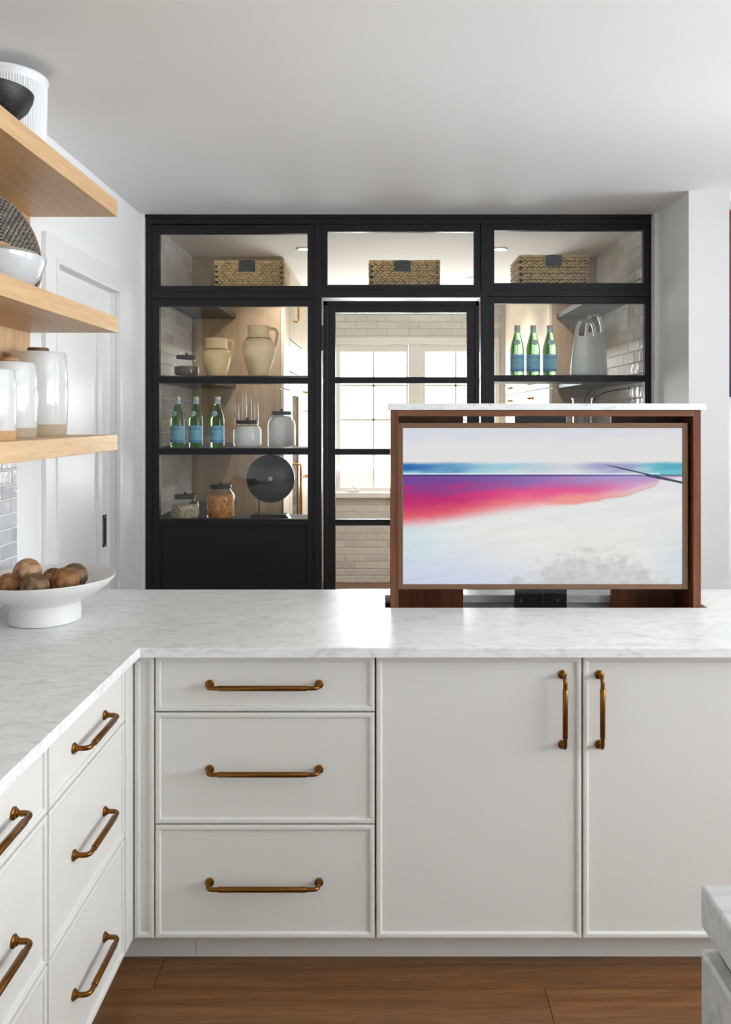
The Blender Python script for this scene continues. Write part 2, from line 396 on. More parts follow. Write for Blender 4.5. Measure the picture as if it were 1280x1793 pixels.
# right-hand wall end, wall behind it, light-blocking stub, rear wall, right wall with windows
struct('wall_partition', MB().box(XP, 1.652, 3.80, YB, 0, CEIL), M['wall'])
struct('wall_light_blocker', MB().box(2.3, XE, 2.62, 2.76, 0, CEIL), M['wall'])  # unseen stub added to keep window light off the right-hand wall end
struct('wall_recess', MB().box(1.652, XE, 4.02, 4.16, 0, CEIL), M['wall'])
wr = MB().box(XE, XE+.15, YN, 4.16, 0, .95).box(XE, XE+.15, YN, 4.16, 2.34, CEIL)
wr.box(XE, XE+.15, YN, -.8, .95, 2.34).box(XE, XE+.15, 2.5, 2.9, .95, 2.34).box(XE, XE+.15, 3.9, 4.16, .95, 2.34)
struct('wall_right', wr, M['wall'])
wb = MB().box(XL-.16, XE, YN-.15, YN, 0, CEIL)
struct('wall_rear', wb, M['wall'])
def kwin(n, place, a, b, z0, z1, cols, rows):
    m = MB(); t = .05
    def seg(u0, u1, v0, v1, d=.05): 
        p, q = place(u0, -d/2), place(u1, d/2); m.box(p[0], q[0], p[1], q[1], v0, v1)
    seg(a, a+t, z0, z1); seg(b-t, b, z0, z1); seg(a, b, z0, z0+t); seg(a, b, z1-t, z1)
    for i in range(1, cols): u = a+(b-a)*i/cols; seg(u-.018, u+.018, z0, z1, .04)
    for j in range(1, rows): v = z0+(z1-z0)*j/rows; seg(a, b, v-.011, v+.011, .03)
    return struct('window_%d' % n, m, M['trim'])
kwin(2, lambda u, d: (XE+.02+d, u), -.8, 2.5, .95, 2.34, 4, 3)
kwin(3, lambda u, d: (XE+.02+d, u), 2.9, 3.9, .95, 2.34, 2, 3)  # unseen opening added to let more light into the passage

# tiles (each its own object, meshes shared)
tile_meshes = {}
def tile_mesh(w, h, t, m):
    key = (round(w, 3), round(h, 3), t, m.name)
    if key in tile_meshes: return tile_meshes[key]
    me = bpy.data.meshes.new('tile'); c = .0035
    v = [(0,0,0),(w,0,0),(w,h,0),(0,h,0),(0,0,t-.0022),(w,0,t-.0022),(w,h,t-.0022),(0,h,t-.0022),(c,c,t),(w-c,c,t),(w-c,h-c,t),(c,h-c,t)]
    v = [(a-w/2, b-h/2, d) for a, b, d in v]
    f = [(3,2,1,0),(0,1,5,4),(1,2,6,5),(2,3,7,6),(3,0,4,7),(4,5,9,8),(5,6,10,9),(6,7,11,10),(7,4,8,11),(8,9,10,11)]
    me.from_pydata(v, [], f); me.materials.append(m); tile_meshes[key] = me
    return me
def tile_field(parent, place, rot, u0, u1, v0, v1, tw, th, m, seed, holes=()):
    """running bond; place(u, v) -> point on the wall face; rot: local x=u, y=v, z=out"""
    rnd = random.Random(seed); g = .004; row = 0; v = v0
    while v < v1-.008:
        h = min(th, v1-v); u = u0-(tw/2 if row % 2 else 0)
        while u < u1-.005:
            a, b = max(u, u0), min(u+tw, u1)
            segs = [(a, b)]
            for (ha, hb, hc, hd) in holes:
                if v+h > hc+.004 and v < hd-.004:
                    ns = []
                    for (p, q) in segs:
                        if q <= ha or p >= hb: ns.append((p, q))
                        else:
                            if p < ha: ns.append((p, ha))
                            if q > hb: ns.append((hb, q))
                    segs = ns
            for (p, q) in segs:
                if q-p < .02: continue
                o = bpy.data.objects.new('tile', tile_mesh(q-p-g, h-g, .0052, m)); COL.objects.link(o); o.parent = parent
                o.location = Vector(place((p+q)/2, v+h/2))-wpos(parent)
                o.rotation_euler = (rot.to_matrix() @ Matrix.Rotation(rnd.gauss(0, .006), 3, 'X') @ Matrix.Rotation(rnd.gauss(0, .006), 3, 'Y')).to_euler()
            u += tw
        v += th; row += 1
ROT_L = Matrix(((0,0,1),(1,0,0),(0,1,0))).to_quaternion()          # u=+Y, v=+Z, out=+X
ROT_R = Matrix(((0,0,-1),(-1,0,0),(0,1,0))).to_quaternion()        # u=-Y, v=+Z, out=-X
ROT_B = Matrix(((1,0,0),(0,0,-1),(0,1,0))).to_quaternion()         # u=+X, v=+Z, out=-Y
tile_field(wl, lambda u, v: (XL, u, v), ROT_L, 1.55, 2.79, .915, 1.43, .15, .0505, M['tilek'], 11)
tile_field(wl, lambda u, v: (XL, u, v), ROT_L, DS+.07, YC, .80, CEIL-.004, .20, .066, M['tilep'], 12)
wpr = struct('wall_pantry_right', MB().box(XP-.012, XP, DS+.07, YB, 0, CEIL), M['grout'])
tile_field(wpr, lambda u, v: (XP-.012, -u, v), ROT_R, -YC, -(DS+.07), .80, CEIL-.004, .20, .066, M['tilep'], 13)

# pantry window wall
WX0, WX1, WZ0, WZ1 = X(585, YB), X(868, YB), Z(866, YB), Z(597, YB)
wbk = struct('wall_back', MB().box(XL, XP-.012, YB, YB+.14, 0, WZ0).box(XL, XP-.012, YB, YB+.14, WZ1, CEIL).box(XL, WX0, YB, YB+.14, WZ0, WZ1).box(WX1, XP-.012, YB, YB+.14, WZ0, WZ1), M['grout'])
tile_field(wbk, lambda u, v: (u, YB, v), ROT_B, -.64, 1.125, .0, CEIL-.004, .20, .066, M['tilep'], 14, holes=((WX0-.03, WX1+.03, WZ0-.03, WZ1+.03),))
# the casement window
wf = MB(); c = .075
ZH = Z(603, YB)
wf.box(WX0-.03, X(587.6, YB), YB-.02, YB+.06, WZ0, ZH).box(X(866.4, YB), WX1+.03, YB-.02, YB+.06, WZ0, ZH)
wf.box(WX0-.03, WX1+.03, YB-.02, YB+.06, ZH, WZ1+.03, .003)
xm0, xm1 = X(715.4, YB), X(736.6, YB)
wf.box(xm0, xm1, YB-.005, YB+.06, WZ0, ZH-.0005)
win = struct('window_1', wf, M['trim'])
struct('window_sill', MB().box(WX0-.05, WX1+.05, YB-.055, YB+.06, Z(871, YB), Z(862, YB), .004), M['trim'], win)
for (p0, p1, pm_) in ((588, 715, 654), (737, 866, 798)):
    s = MB(); a, b = X(p0, YB), X(p1, YB); z0, z1 = Z(861, YB), Z(603.4, YB)
    gx0, gx1 = X(p0+8, YB), X(p1-4, YB); gz0, gz1 = Z(854, YB), Z(616, YB)
    y0, y1 = YB+.012, YB+.05
    s.box(a, gx0, y0, y1, z0, z1, .002).box(gx1, b, y0, y1, z0, z1, .002).box(gx0, gx1, y0, y1, z0, gz0).box(gx0, gx1, y0, y1, gz1, z1)
    sash = struct('sash', s, M['trim'], win)
    m = MB(); xmu = X(pm_, YB)
    m.box(xmu-.009, xmu+.009, y0+.008, y1-.008, gz0, gz1)
    for yy in (675, 735, 795): zz = Z(yy, YB); m.box(gx0, gx1, y0+.008, y1-.008, zz-.009, zz+.009)
    struct('muntin', m, M['trim'], sash)
    struct('pane', MB().box(gx0-.004, gx1+.004, YB+.030, YB+.034, gz0-.004, gz1+.004), M['glass'], sash)
cr = MB().box(X(609, YB), X(629, YB), YB-.035, YB-.01, Z(861.5, YB), Z(857, YB), .004).tube([PT(628, 858, YB-.03), PT(622, 854, YB-.035), PT(616, 850, YB-.035)], .006)
struct('crank_handle', cr, M['trim'], win)
# outside the window: lawn and shrubs
lawn = MB().box(-12, 14, YB+.5, YB+24, -.7, -.6)
o = struct('ground', lawn, pm('lawn', (.26, .34, .18, 1), .9, var=.3, bscale=6))

# ------------------------------------------------------------------ black glazed partition
pt = thing('glazed_partition', (X(700, DS), DS, 0), 'black framed glazed partition wall with stacked panes between kitchen and pantry', 'partition')
fr = MB()
y0, y1 = DS, DS+.055
def fbox(mb, p0, p1, q0, q1, a=y0, b=y1, bv=.002):
    mb.box(X(p0, DS), X(p1, DS), a, b, Z(q1, DS) if q1 is not None else 0.0, Z(q0, DS) if q0 is not None else CEIL-.001, bv)
PX = {'l0': 253.5, 'l1': 265, 'm0': 551, 'm1': 563, 'n0': 842, 'n1': 853, 'r0': 1138, 'r1': 1147}
fbox(fr, 253.5, 265, None, None); fbox(fr, 551, 563, None, None); fbox(fr, 842, 853, None, None); fbox(fr, 1138, 1148, None, None)
fbox(fr, 253.5, 1148, None, 392, y0-.004)
fr.box(X(253.5, DS), X(1148, DS), y0-.012, y0, Z(382.5, DS), CEIL-.001, .002)                 # small cornice strip
fbox(fr, 265, 551, 511, 523); fbox(fr, 563, 842, 508, 521); fbox(fr, 853, 1138, 508, 519)
fr.build('frame', M['black'], pt)
def sash(p0, p1, q0, q1, g0, g1, t0, t1, bars=(), panel=None):
    """a glazed sash: outer px p0..p1 / q0..q1, glass g0..g1 / t0..t1"""
    s = MB(); a, b = DS+.008, DS+.043
    z1 = q1
    fbox(s, p0-.3, g0, q0-.3, z1, a, b); fbox(s, g1, p1+.3, q0-.3, z1, a, b); fbox(s, g0, g1, q0-.3, t0, a, b)
    if q1 is not None: fbox(s, g0, g1, t1, q1+.3, a, b)
    so = s.build('sash', M['black'], pt)
    edges = [t0]
    for (u, v) in bars:
        br = MB(); fbox(br, g0, g1, u, v, a+.002, b); br.build('glazing_bar', M['black'], so)
    ys = [t0]+[k for uv in bars for k in uv]+[t1]
    for i in range(0, len(ys), 2):
        g = MB(); fbox(g, g0-1, g1+1, ys[i]-1, ys[i+1]+1, DS+.022, DS+.028, 0); g.build('pane', M['sglass'], so)
    if panel is not None:
        pn = MB(); fbox(pn, g0, g1, t1, panel, a, b); fbox(pn, g0-1, g1+1, panel, None, DS+.018, DS+.034, 0)
        fbox(pn, g0, g0+2.5, panel, None, DS+.012, DS+.02, .001); fbox(pn, g1-2.5, g1, panel, None, DS+.012, DS+.02, .001); fbox(pn, g0, g1, panel, panel+2.5, DS+.012, DS+.02, .001)
        pn.build('lower_panel', M['black'], so)
sash(265, 551, 393, 511, 278, 538, 408, 500)
sash(563, 842, 391, 508, 573, 830.5, 405, 498)
sash(853, 1138, 389, 508, 866, 1128, 402.5, 495)
sash(265, 551, 523, None, 278, 538.5, 536, 909.5, bars=((660, 671), (785, 796)), panel=921)
sash(853, 1138, 519, None, 866, 1130, 531, 907, bars=((656.5, 668), (782, 794)), panel=919)

# hinged glass door in the partition
dd = MB()
a, b = DS+.006, DS+.046
fbox(dd, 566, 587, 527, 1225, a, b); fbox(dd, 818, 839.5, 527, 1225, a, b); fbox(dd, 587, 818, 527, 547, a, b); fbox(dd, 587, 818, 1190, 1225, a, b)
fbox(dd, 566, 574, 527, 1225, a-.006, a+.01); fbox(dd, 832, 839.5, 527, 1225, a-.006, a+.01); fbox(dd, 566, 839.5, 527, 535, a-.006, a+.01)
door2 = struct('door_2', dd, M['black'])
barsd = [(660, 671), (786, 796.5), (910, 920.5), (1034, 1045)]
for (u, v) in barsd:
    br = MB(); fbox(br, 587, 818, u, v, a+.002, b); br.build('glazing_bar', M['black'], door2)
ys = [547]+[k for uv in barsd for k in uv]+[1190]
for i in range(0, len(ys), 2):
    g = MB(); fbox(g, 586, 819, ys[i]-1, ys[i+1]+1, DS+.024, DS+.030, 0); g.build('pane', M['sglass'], door2)
for q in (592, 1100):
    hb = MB(); hb.tube([PT(564.3, q-22, DS), PT(564.3, q+22, DS)], .007, 10); hb.build('hinge', M['black_matte'], door2)
kn = MB().tube([PT(829, 905, DS-.0), PT(829, 905, DS-.045)], .009).lathe([(0, -.02), (.02, -.018), (.024, 0), (.02, .018), (0, .02)], 20, PT(829, 905, DS-.05)); kn.build('door_knob', M['black_matte'], door2)

# ------------------------------------------------------------------ pantry shelves and cabinets
SY0, SY1 = DS+.06, DS+.40
TOPS = {'upper': 2.24, 'middle': 1.772, 'lower': 1.378, 'bottom': .985}
def lshelf(top, side, label, thick=.031, wing=True):
    m = MB()
    if side == 'left': xa, xb, wa, wb_ = XL+.009, X(556, DS), XL+.009, -.972
    elif side == 'right': xa, xb, wa, wb_ = X(848, DS), XP-.022, 1.175, XP-.022
    else: xa, xb, wa, wb_ = X(557, DS), X(847, DS), 0, 0
    o = thing('pantry_shelf', ((xa+xb)/2, SY0, top-thick), label, 'shelf', 'black shelves inside the pantry')
    m.box(xa, xb, SY0, SY1, top-thick, top, .002); m.build('shelf_board', M['black_matte'], o)
    if side != 'mid':
        n = MB().box(wa, wb_, SY1+.001, YC-.004, top-thick, top, .002); n.build('return_board', M['black_matte'], o)
    return o
names = {'upper': 'topmost', 'middle': 'second', 'lower': 'third', 'bottom': 'lowest'}
lshelf(2.24, 'left', 'topmost black pantry shelf in the left bay, under a wicker basket')
lshelf(1.772, 'left', 'black pantry shelf carrying the two cream clay jugs')
lshelf(1.378, 'left', 'black pantry shelf carrying flour jars and water bottles, left bay')
lshelf(.985, 'left', 'lowest black pantry shelf carrying the black disc sculpture')
lshelf(2.24, 'mid', 'black pantry shelf above the glass door, under the middle basket')
lshelf(2.24, 'right', 'topmost black pantry shelf in the right bay, under the right basket')
lshelf(1.772, 'right', 'black pantry shelf carrying the two pale handled vases')
lshelf(1.378, 'right', 'black pantry shelf under the clear glass vase, right bay')

def pull_handle(mb, A, B, out, r=.0058, sleeve=.0074, proj=.036, ros=.0125, bend=.014):
    """bar pull between two roses; A, B on the face, out = unit normal"""
    A, B, out = Vector(A), Vector(B), Vector(out); u = (B-A).normalized(); Ln = (B-A).length
    for P in (A, B):
        mb.tube([P, P+out*.0035, P+out*.0048, P+out*.0052, P+out*.009, P+out*.0105], [ros, ros, ros*.88, r*1.55, r*1.45, r*1.02], 14)
    pts = [A+out*.006, A+out*(proj-bend)]
    for k in range(1, 6):
        t = k/5*math.pi/2; pts.append(A+out*(proj-bend+bend*math.sin(t))+u*(bend-bend*math.cos(t)))
    for k in range(0, 6):
        t = (1-k/5)*math.pi/2; pts.append(B+out*(proj-bend+bend*math.sin(t))-u*(bend-bend*math.cos(t)))
    pts.append(B+out*.006)
    mb.tube(pts, r, 12)
    s0 = min(.030, Ln*.16)
    mb.tube([A+out*proj+u*s0, A+out*proj+u*(s0+.001), B+out*proj-u*(s0+.001), B+out*proj-u*s0], [sleeve*.9, sleeve, sleeve, sleeve*.9], 14)
    return mb

# tall oak cabinets on the left of the pantry
CLX = -.651
tc_ = thing('tall_oak_cabinet', ((XL+CLX)/2, YC, 0), 'tall oak pantry cabinet run with brass pulls and a dark built-in appliance', 'cabinet')
MB().box(XL+.002, CLX-.024, YC, YB-.2, .0, CEIL-.003).build('carcass', M['oak_cab'], tc_)
def front_x(name, ya, yb, za, zb, x, m, parent, out=1):
    o = MB().box(x-out*.022, x, ya+.002, yb-.002, za+.002, zb-.002, .0015).build(name, m, parent); return o
dr = front_x('door', YC+.001, 5.70, .1, 1.738, CLX, M['oak_front'], tc_)
dr = front_x('door', YC+.001, 5.70, 1.742, CEIL-.005, CLX, M['oak_front'], tc_)
dr = front_x('door', 5.72, 6.57, 2.113, CEIL-.005, CLX, M['oak_front'], tc_)
pull_handle(MB(), (CLX, 5.98, 2.26), (CLX, 5.98, 2.44), (1, 0, 0)).build('handle', M['goldbrass'], dr)
dr = front_x('door', 5.72, 6.57, 1.878, 2.107, CLX, M['oak_front'], tc_)
dr = front_x('door', 5.72, 5.90, .1, 1.872, CLX, M['oak_front'], tc_)
dr = front_x('door', 6.45, 6.57, .1, 1.872, CLX, M['oak_front'], tc_)
MB().box(CLX-.022, CLX, 5.902, 6.448, 1.712, 1.872).build('filler', M['oak_front'], tc_)
ap = MB().box(CLX-.022, CLX-.004, 5.90, 6.30, .12, 1.71).build('appliance_door', M['black_gloss'], tc_)
MB().box(CLX-.022, CLX+.004, 6.30, 6.40, .12, 1.71).build('appliance_frame', M['goldbrass'], ap)
pull_handle(MB(), (CLX-.004, 5.96, .80), (CLX-.004, 5.96, 1.20), (1, 0, 0), r=.008, sleeve=.011, proj=.06).build('handle', M['goldbrass'], ap)
for (za, zb, hz) in ((.1, 1.6, 1.05), (1.604, CEIL-.005, 1.76)):
    dr = front_x('door', 6.58, YB-.21, za, zb, CLX, M['oak_front'], tc_)
    pull_handle(MB(), (CLX, 6.72, hz), (CLX, 6.88, hz), (1, 0, 0)).build('handle', M['goldbrass'], dr)

# shallower oak cabinets on the right
CRX = 1.129
rc = thing('oak_wall_cabinet', ((CRX+XP)/2, YC, 0), 'oak pantry cabinet with pale drawer fronts and small brass pulls behind water bottles', 'cabinet')
MB().box(CRX+.024, XP-.014, YC, YB-.24, 0, CEIL-.003).build('carcass', M['oak_cab'], rc)
for (ya, yb) in ((YC+.001, 6.30), (6.304, YB-.245)):
    for (za, zb, hz, nm) in ((1.748, CEIL-.005, 1.80, 'door'), (1.50, 1.744, 1.69, 'drawer'), (1.25, 1.496, 1.44, 'drawer'), (.1, 1.246, 1.19, 'door')):
        dr = front_x(nm, ya, yb, za, zb, CRX, M['oak_front'], rc, -1)
        ym = ya+(yb-ya)*.68
        pull_handle(MB(), (CRX, ym-.06, hz), (CRX, ym+.06, hz), (-1, 0, 0), r=.006, sleeve=.0075).build('handle', M['brass'], dr)

# recessed pantry lights
for i, (lx, ly, lab) in enumerate(((-.49, 5.11, 'round recessed ceiling light seen above the left wicker basket'), (.757, 5.11, 'round recessed ceiling light seen beside the right wicker basket'), (.705, 6.18, 'round recessed ceiling light deeper in the pantry, above the window side'))):
    L_ = thing('recessed_light', (lx, ly, CEIL), lab, 'ceiling light', 'recessed pantry lights')
    MB().lathe([(.036, -.004), (.05, -.006), (.052, -.001), (.036, -.001), (.036, -.004)], 28, (lx, ly, CEIL)).build('trim_ring', M['trim'], L_)
    MB().lathe([(0, -.0025), (.0355, -.0025), (.0355, -.001), (0, -.001)], 24, (lx, ly, CEIL)).build('lens', emit('lamp_lens', (1, .95, .88, 1), 6), L_)
    d = bpy.data.lights.new('recessed_lamp', 'SPOT'); d.energy = 60; d.color = (1.0, .985, .965); d.spot_size = 2.3; d.spot_blend = .8; d.shadow_soft_size = .04
    lo = bpy.data.objects.new('recessed_lamp', d); COL.objects.link(lo); lo.location = (lx, ly, CEIL-.02)

# ------------------------------------------------------------------ kitchen base cabinets
CF = 2.23             # peninsula front plane
LF = -.69             # left run front plane
CT, CB = .914, .8865  # worktop top and underside
Z1, Z2, ZB, ZT = .7265, .4135, .0965, .8805
FRP = [(0, -.020), (0, -.0035), (.0012, -.001), (.004, 0), (.0105, 0), (.0135, -.0012), (.0155, -.0055), (.0165, -.0065)]
def front_pen(name, x0, x1, z0, z1, parent):
    return MB().rings(x1-x0, z1-z0, FRP, lambda u, v, d: (x0+u, CF-d, z0+v)).build(name, M['cab'], parent)
def front_left(name, ya, yb, z0, z1, parent):
    return MB().rings(yb-ya, z1-z0, FRP, lambda u, v, d: (LF+d, ya+u, z0+v)).build(name, M['cab'], parent)
g = .002
# peninsula drawer unit
xa, xb = X(270, CF), X(657.5, CF)
du = thing('drawer_cabinet', ((xa+xb)/2, CF+.3, 0), 'off-white three-drawer base cabinet beside the corner filler, facing the room', 'cabinet', 'fitted base cabinets')
car = MB().box(xa+.001, xb-.001, CF+.021, 2.90, .105, CB-.002); car.build('carcass', M['kick'], du)
hc = (X(366, CF)+X(558.5, CF))/2
for (za, zb, hz) in ((Z1+g, ZT, .803), (Z2+g, Z1-g, .566), (ZB, Z2-g, .2505)):
    dr = front_pen('drawer', xa+.0022, xb-.0025, za, zb, du)
    pull_handle(MB(), (hc-.1525, CF+.0062, hz), (hc+.1525, CF+.0062, hz), (0, -1, 0)).build('handle', M['brass'], dr)
# peninsula two-door cabinet holding the television lift (hollow carcass)
xc, xd, xe = X(657.5, CF), X(1020, CF), X(1020, CF)+(X(1020, CF)-X(657.5, CF))
dc = thing('door_cabinet', ((xc+xe)/2, CF+.3, 0), 'off-white two-door base cabinet with vertical brass pulls below the television', 'cabinet', 'fitted base cabinets')
car = MB().box(xc+.001, xc+.013, CF+.021, 2.90, .105, CB-.002).box(xe-.014, xe-.001, CF+.021, 2.90, .105, CB-.002).box(xc+.013, xe-.014, CF+.021, 2.90, .105, .123).box(xc+.013, xe-.014, 2.888, 2.90, .123, CB-.002).box(xc+.013, xe-.014, CF+.021, CF+.04, CB-.06, CB-.002)
car.build('carcass', M['kick'], dc)
for (a_, b_, hx) in ((xc+.0025, xd-.0022, X(985.5, CF)), (xd+.0022, xe-.0025, X(1050, CF))):
    dr = front_pen('door', a_, b_, ZB, ZT, dc)
    pull_handle(MB(), (hx, CF+.0062, Z(1182, CF)), (hx, CF+.0062, Z(1304.5, CF)), (0, -1, 0)).build('handle', M['brass'], dr)
XEND = 1.42
ep = MB().rings(XEND-.03-xe-.004, ZT-ZB, FRP, lambda u, v, d: (xe+.002+u, CF-d, ZB+v)).box(xe+.002, XEND-.03, CF+.021, 2.90, .0, CB-.002)
tag(ep.build('end_panel', M['cab'], loc=((xe+XEND)/2, CF+.3, 0)), 'off-white end panel closing the peninsula beyond its second cupboard door', 'panel')
# corner filler
cf = MB().rings(xa-.001-(LF+.003), ZT-ZB, FRP, lambda u, v, d: (LF+.003+u, CF-d, ZB+v)).box(LF-.05, xa-.001, CF+.021, CF+.05, .0965, CB-.002)
cf.box(LF-.02, LF, 2.166, CF+.02, ZB, ZT, .001)
tag(cf.build('corner_filler', M['cab'], loc=(LF, CF, 0)), 'narrow off-white corner filler where the two cabinet runs meet', 'panel')
# toe kicks
tk = MB().box(-.76, X(343, 2.3)-.0006, 2.30, 2.32, 0, .104).box(X(343, 2.3)+.0006, xe, 2.30, 2.32, 0, .104)
tag(tk.build('toe_kick', M['kick'], loc=(0, 2.3, 0)), 'recessed off-white toe kick board under the peninsula cabinets', 'toe kick')
tk = MB().box(-.78, -.762, .62, 2.32, 0, .094)
tag(tk.build('toe_kick', M['kick'], loc=(-.77, 1.4, 0)), 'recessed off-white toe kick board under the left-hand drawers', 'toe kick')
# left run drawer units
for (ya, yb, lab) in ((1.666, 2.164, 'white three-drawer base cabinet of the left-hand run, nearest the corner'), (1.167, 1.663, 'white three-drawer base cabinet of the left-hand run, cut by the picture edge'), (.668, 1.164, 'white three-drawer base cabinet of the left-hand run, nearest the viewer')):
    du = thing('drawer_cabinet', ((XL+LF)/2, (ya+yb)/2, 0), lab, 'cabinet', 'fitted base cabinets')
    MB().box(XL+.006, LF-.021, ya+.001, yb-.001, .095, CB-.002).build('carcass', M['kick'], du)
    ym = (ya+yb)/2
    for (za, zb, hz) in ((Z1+g, ZT, .798), (Z2+g, Z1-g, .556), (ZB, Z2-g, .240)):
        dr = front_left('drawer', ya+g, yb-g, za, zb, du)
        pull_handle(MB(), (LF-.0062, ym-.101, hz), (LF-.0062, ym+.101, hz), (1, 0, 0)).build('handle', M['brass'], dr)
tag(MB().box(XL+.006, LF-.051, 2.166, 2.90, .095, CB-.002).build('corner_carcass', M['kick'], loc=(-1.0, 2.5, 0)), 'blind corner cabinet box hidden under the worktop corner', 'cabinet', 'fitted base cabinets')

# ------------------------------------------------------------------ worktop
YF, YK, XF = 2.20, 2.95, -.663
wt = thing('marble_worktop', (-.3, 2.5, CB), 'pale grey-veined marble worktop running round the corner, with a slot for the television', 'worktop')
def slab(poly_cells, name, parent, m, z0=CB, z1=CT):
    """cells: (x list, y list, skipped set) -> one slab with shared corners"""
    xs_, ys_, skip = poly_cells; mb = MB(); idx = {}
    def vid(i, j, k):
        if (i, j, k) not in idx: idx[(i, j, k)] = len(mb.v); mb.v.append((xs_[i], ys_[j], z1 if k else z0))
        return idx[(i, j, k)]
    cells = {(i, j) for i in range(len(xs_)-1) for j in range(len(ys_)-1)}-set(skip)
    def F_(*t): mb.f.append(list(t)); mb.sm.append(False)
    for (i, j) in cells:
        F_(vid(i,j,1), vid(i+1,j,1), vid(i+1,j+1,1), vid(i,j+1,1)); F_(vid(i,j,0), vid(i,j+1,0), vid(i+1,j+1,0), vid(i+1,j,0))
        if (i-1, j) not in cells: F_(vid(i,j,0), vid(i,j,1), vid(i,j+1,1), vid(i,j+1,0))
        if (i+1, j) not in cells: F_(vid(i+1,j,0), vid(i+1,j+1,0), vid(i+1,j+1,1), vid(i+1,j,1))
        if (i, j-1) not in cells: F_(vid(i,j,0), vid(i+1,j,0), vid(i+1,j,1), vid(i,j,1))
        if (i, j+1) not in cells: F_(vid(i,j+1,0), vid(i,j+1,1), vid(i+1,j+1,1), vid(i+1,j+1,0))
    return mb.build(name, m, parent, bevel=.0022)
CX0, CX1, CY0, CY1 = .015, 1.087, 2.667, 2.856
slab(([XL+.008, XF, CX0, CX1, XEND], [.64, YF, CY0, CY1, YK], {(1, 0), (2, 0), (3, 0), (2, 2)}), 'marble_slab', wt, M['marble'])

# ------------------------------------------------------------------ television lift
TX0, TX1, TY = X(684, 2.67), X(1228, 2.67), 2.672
tl = thing('television_lift', ((TX0+TX1)/2, 2.75, .15), 'walnut pop-up television housing with a marble lid, raised out of the worktop slot', 'television lift')
zl0, zl1 = Z(718, 2.67), Z(706.5, 2.67)
MB().box(X(680, 2.665), X(1236, 2.665), 2.660, 2.852, zl0, zl1, .002).build('lid_slab', M['marble'], tl)
tb = .026
MB().box(TX0, TX0+tb, TY, 2.845, .62, zl0-.0005, .001).build('side_panel', M['walnut'], tl)
MB().box(TX1-tb, TX1, TY, 2.845, .62, zl0-.0005, .001).build('side_panel', M['walnut'], tl)
MB().box(TX0+tb, TX1-tb, TY, 2.8255, zl0-.021, zl0-.0005, .001).build('top_rail', M['walnuth'], tl)
MB().box(TX0+tb, X(811, 2.83), 2.826, 2.843, .62, zl0-.0008, 0).build('back_panel', M['walnut'], tl)
MB().box(X(1070, 2.83), TX1-tb, 2.826, 2.843, .62, zl0-.0008, 0).build('back_panel', M['walnut'], tl)
MB().box(TX0+tb, TX1-tb, 2.70, 2.84, .60, .62, .001).build('bottom_board', M['walnuth'], tl)
bk = MB().box(X(900, 2.79), X(991, 2.79), 2.775, 2.80, .125, Z(724, 2.79), .002)
bk.build('lift_column', M['black_gloss'], tl)
for px in (912, 976):
    c_ = PT(px, 1051, 2.775); MB().tube([c_+Vector((0, .002, 0)), c_-Vector((0, .003, 0))], .0045, 10).build('bolt', M['steel'], tl)
cbp = [PT(949.5, y, 2.772) for y in (1030, 1040, 1050, 1058)]
MB().tube(cbp, .0016, 6).build('cable', M['steel'], tl)
# the television set
tv = thing('television', (X(951, 2.69), 2.71, Z(1032, 2.69)), 'flat television with bronze bezel showing a pink salt lake shoreline picture', 'television')
TVY = 2.690
fx0, fx1, fz0, fz1 = X(696.5, TVY), X(1205, TVY), Z(1032, TVY), Z(740.5, TVY)
sx0, sx1, sz0, sz1 = X(705.8, TVY), X(1195.5, TVY), Z(1023.3, TVY), Z(749.5, TVY)
bz = MB()
bz.box(fx0, sx0, TVY, TVY+.03, fz0, fz1, .0015).box(sx1, fx1, TVY, TVY+.03, fz0, fz1, .0015).box(sx0, sx1, TVY, TVY+.03, fz0, sz0, .0015).box(sx0, sx1, TVY, TVY+.03, sz1, fz1, .0015)
bz.build('bezel', M['tvframe'], tv)
MB().box(fx0+.004, fx1-.004, TVY+.012, TVY+.034, fz0+.004, fz1-.004).build('back_cover', M['black_matte'], tv)
MB().box(X(910, TVY), X(982, TVY), TVY+.0345, 2.7745, 1.1, 1.4, .002).build('mount_plate', M['black_matte'], tv)
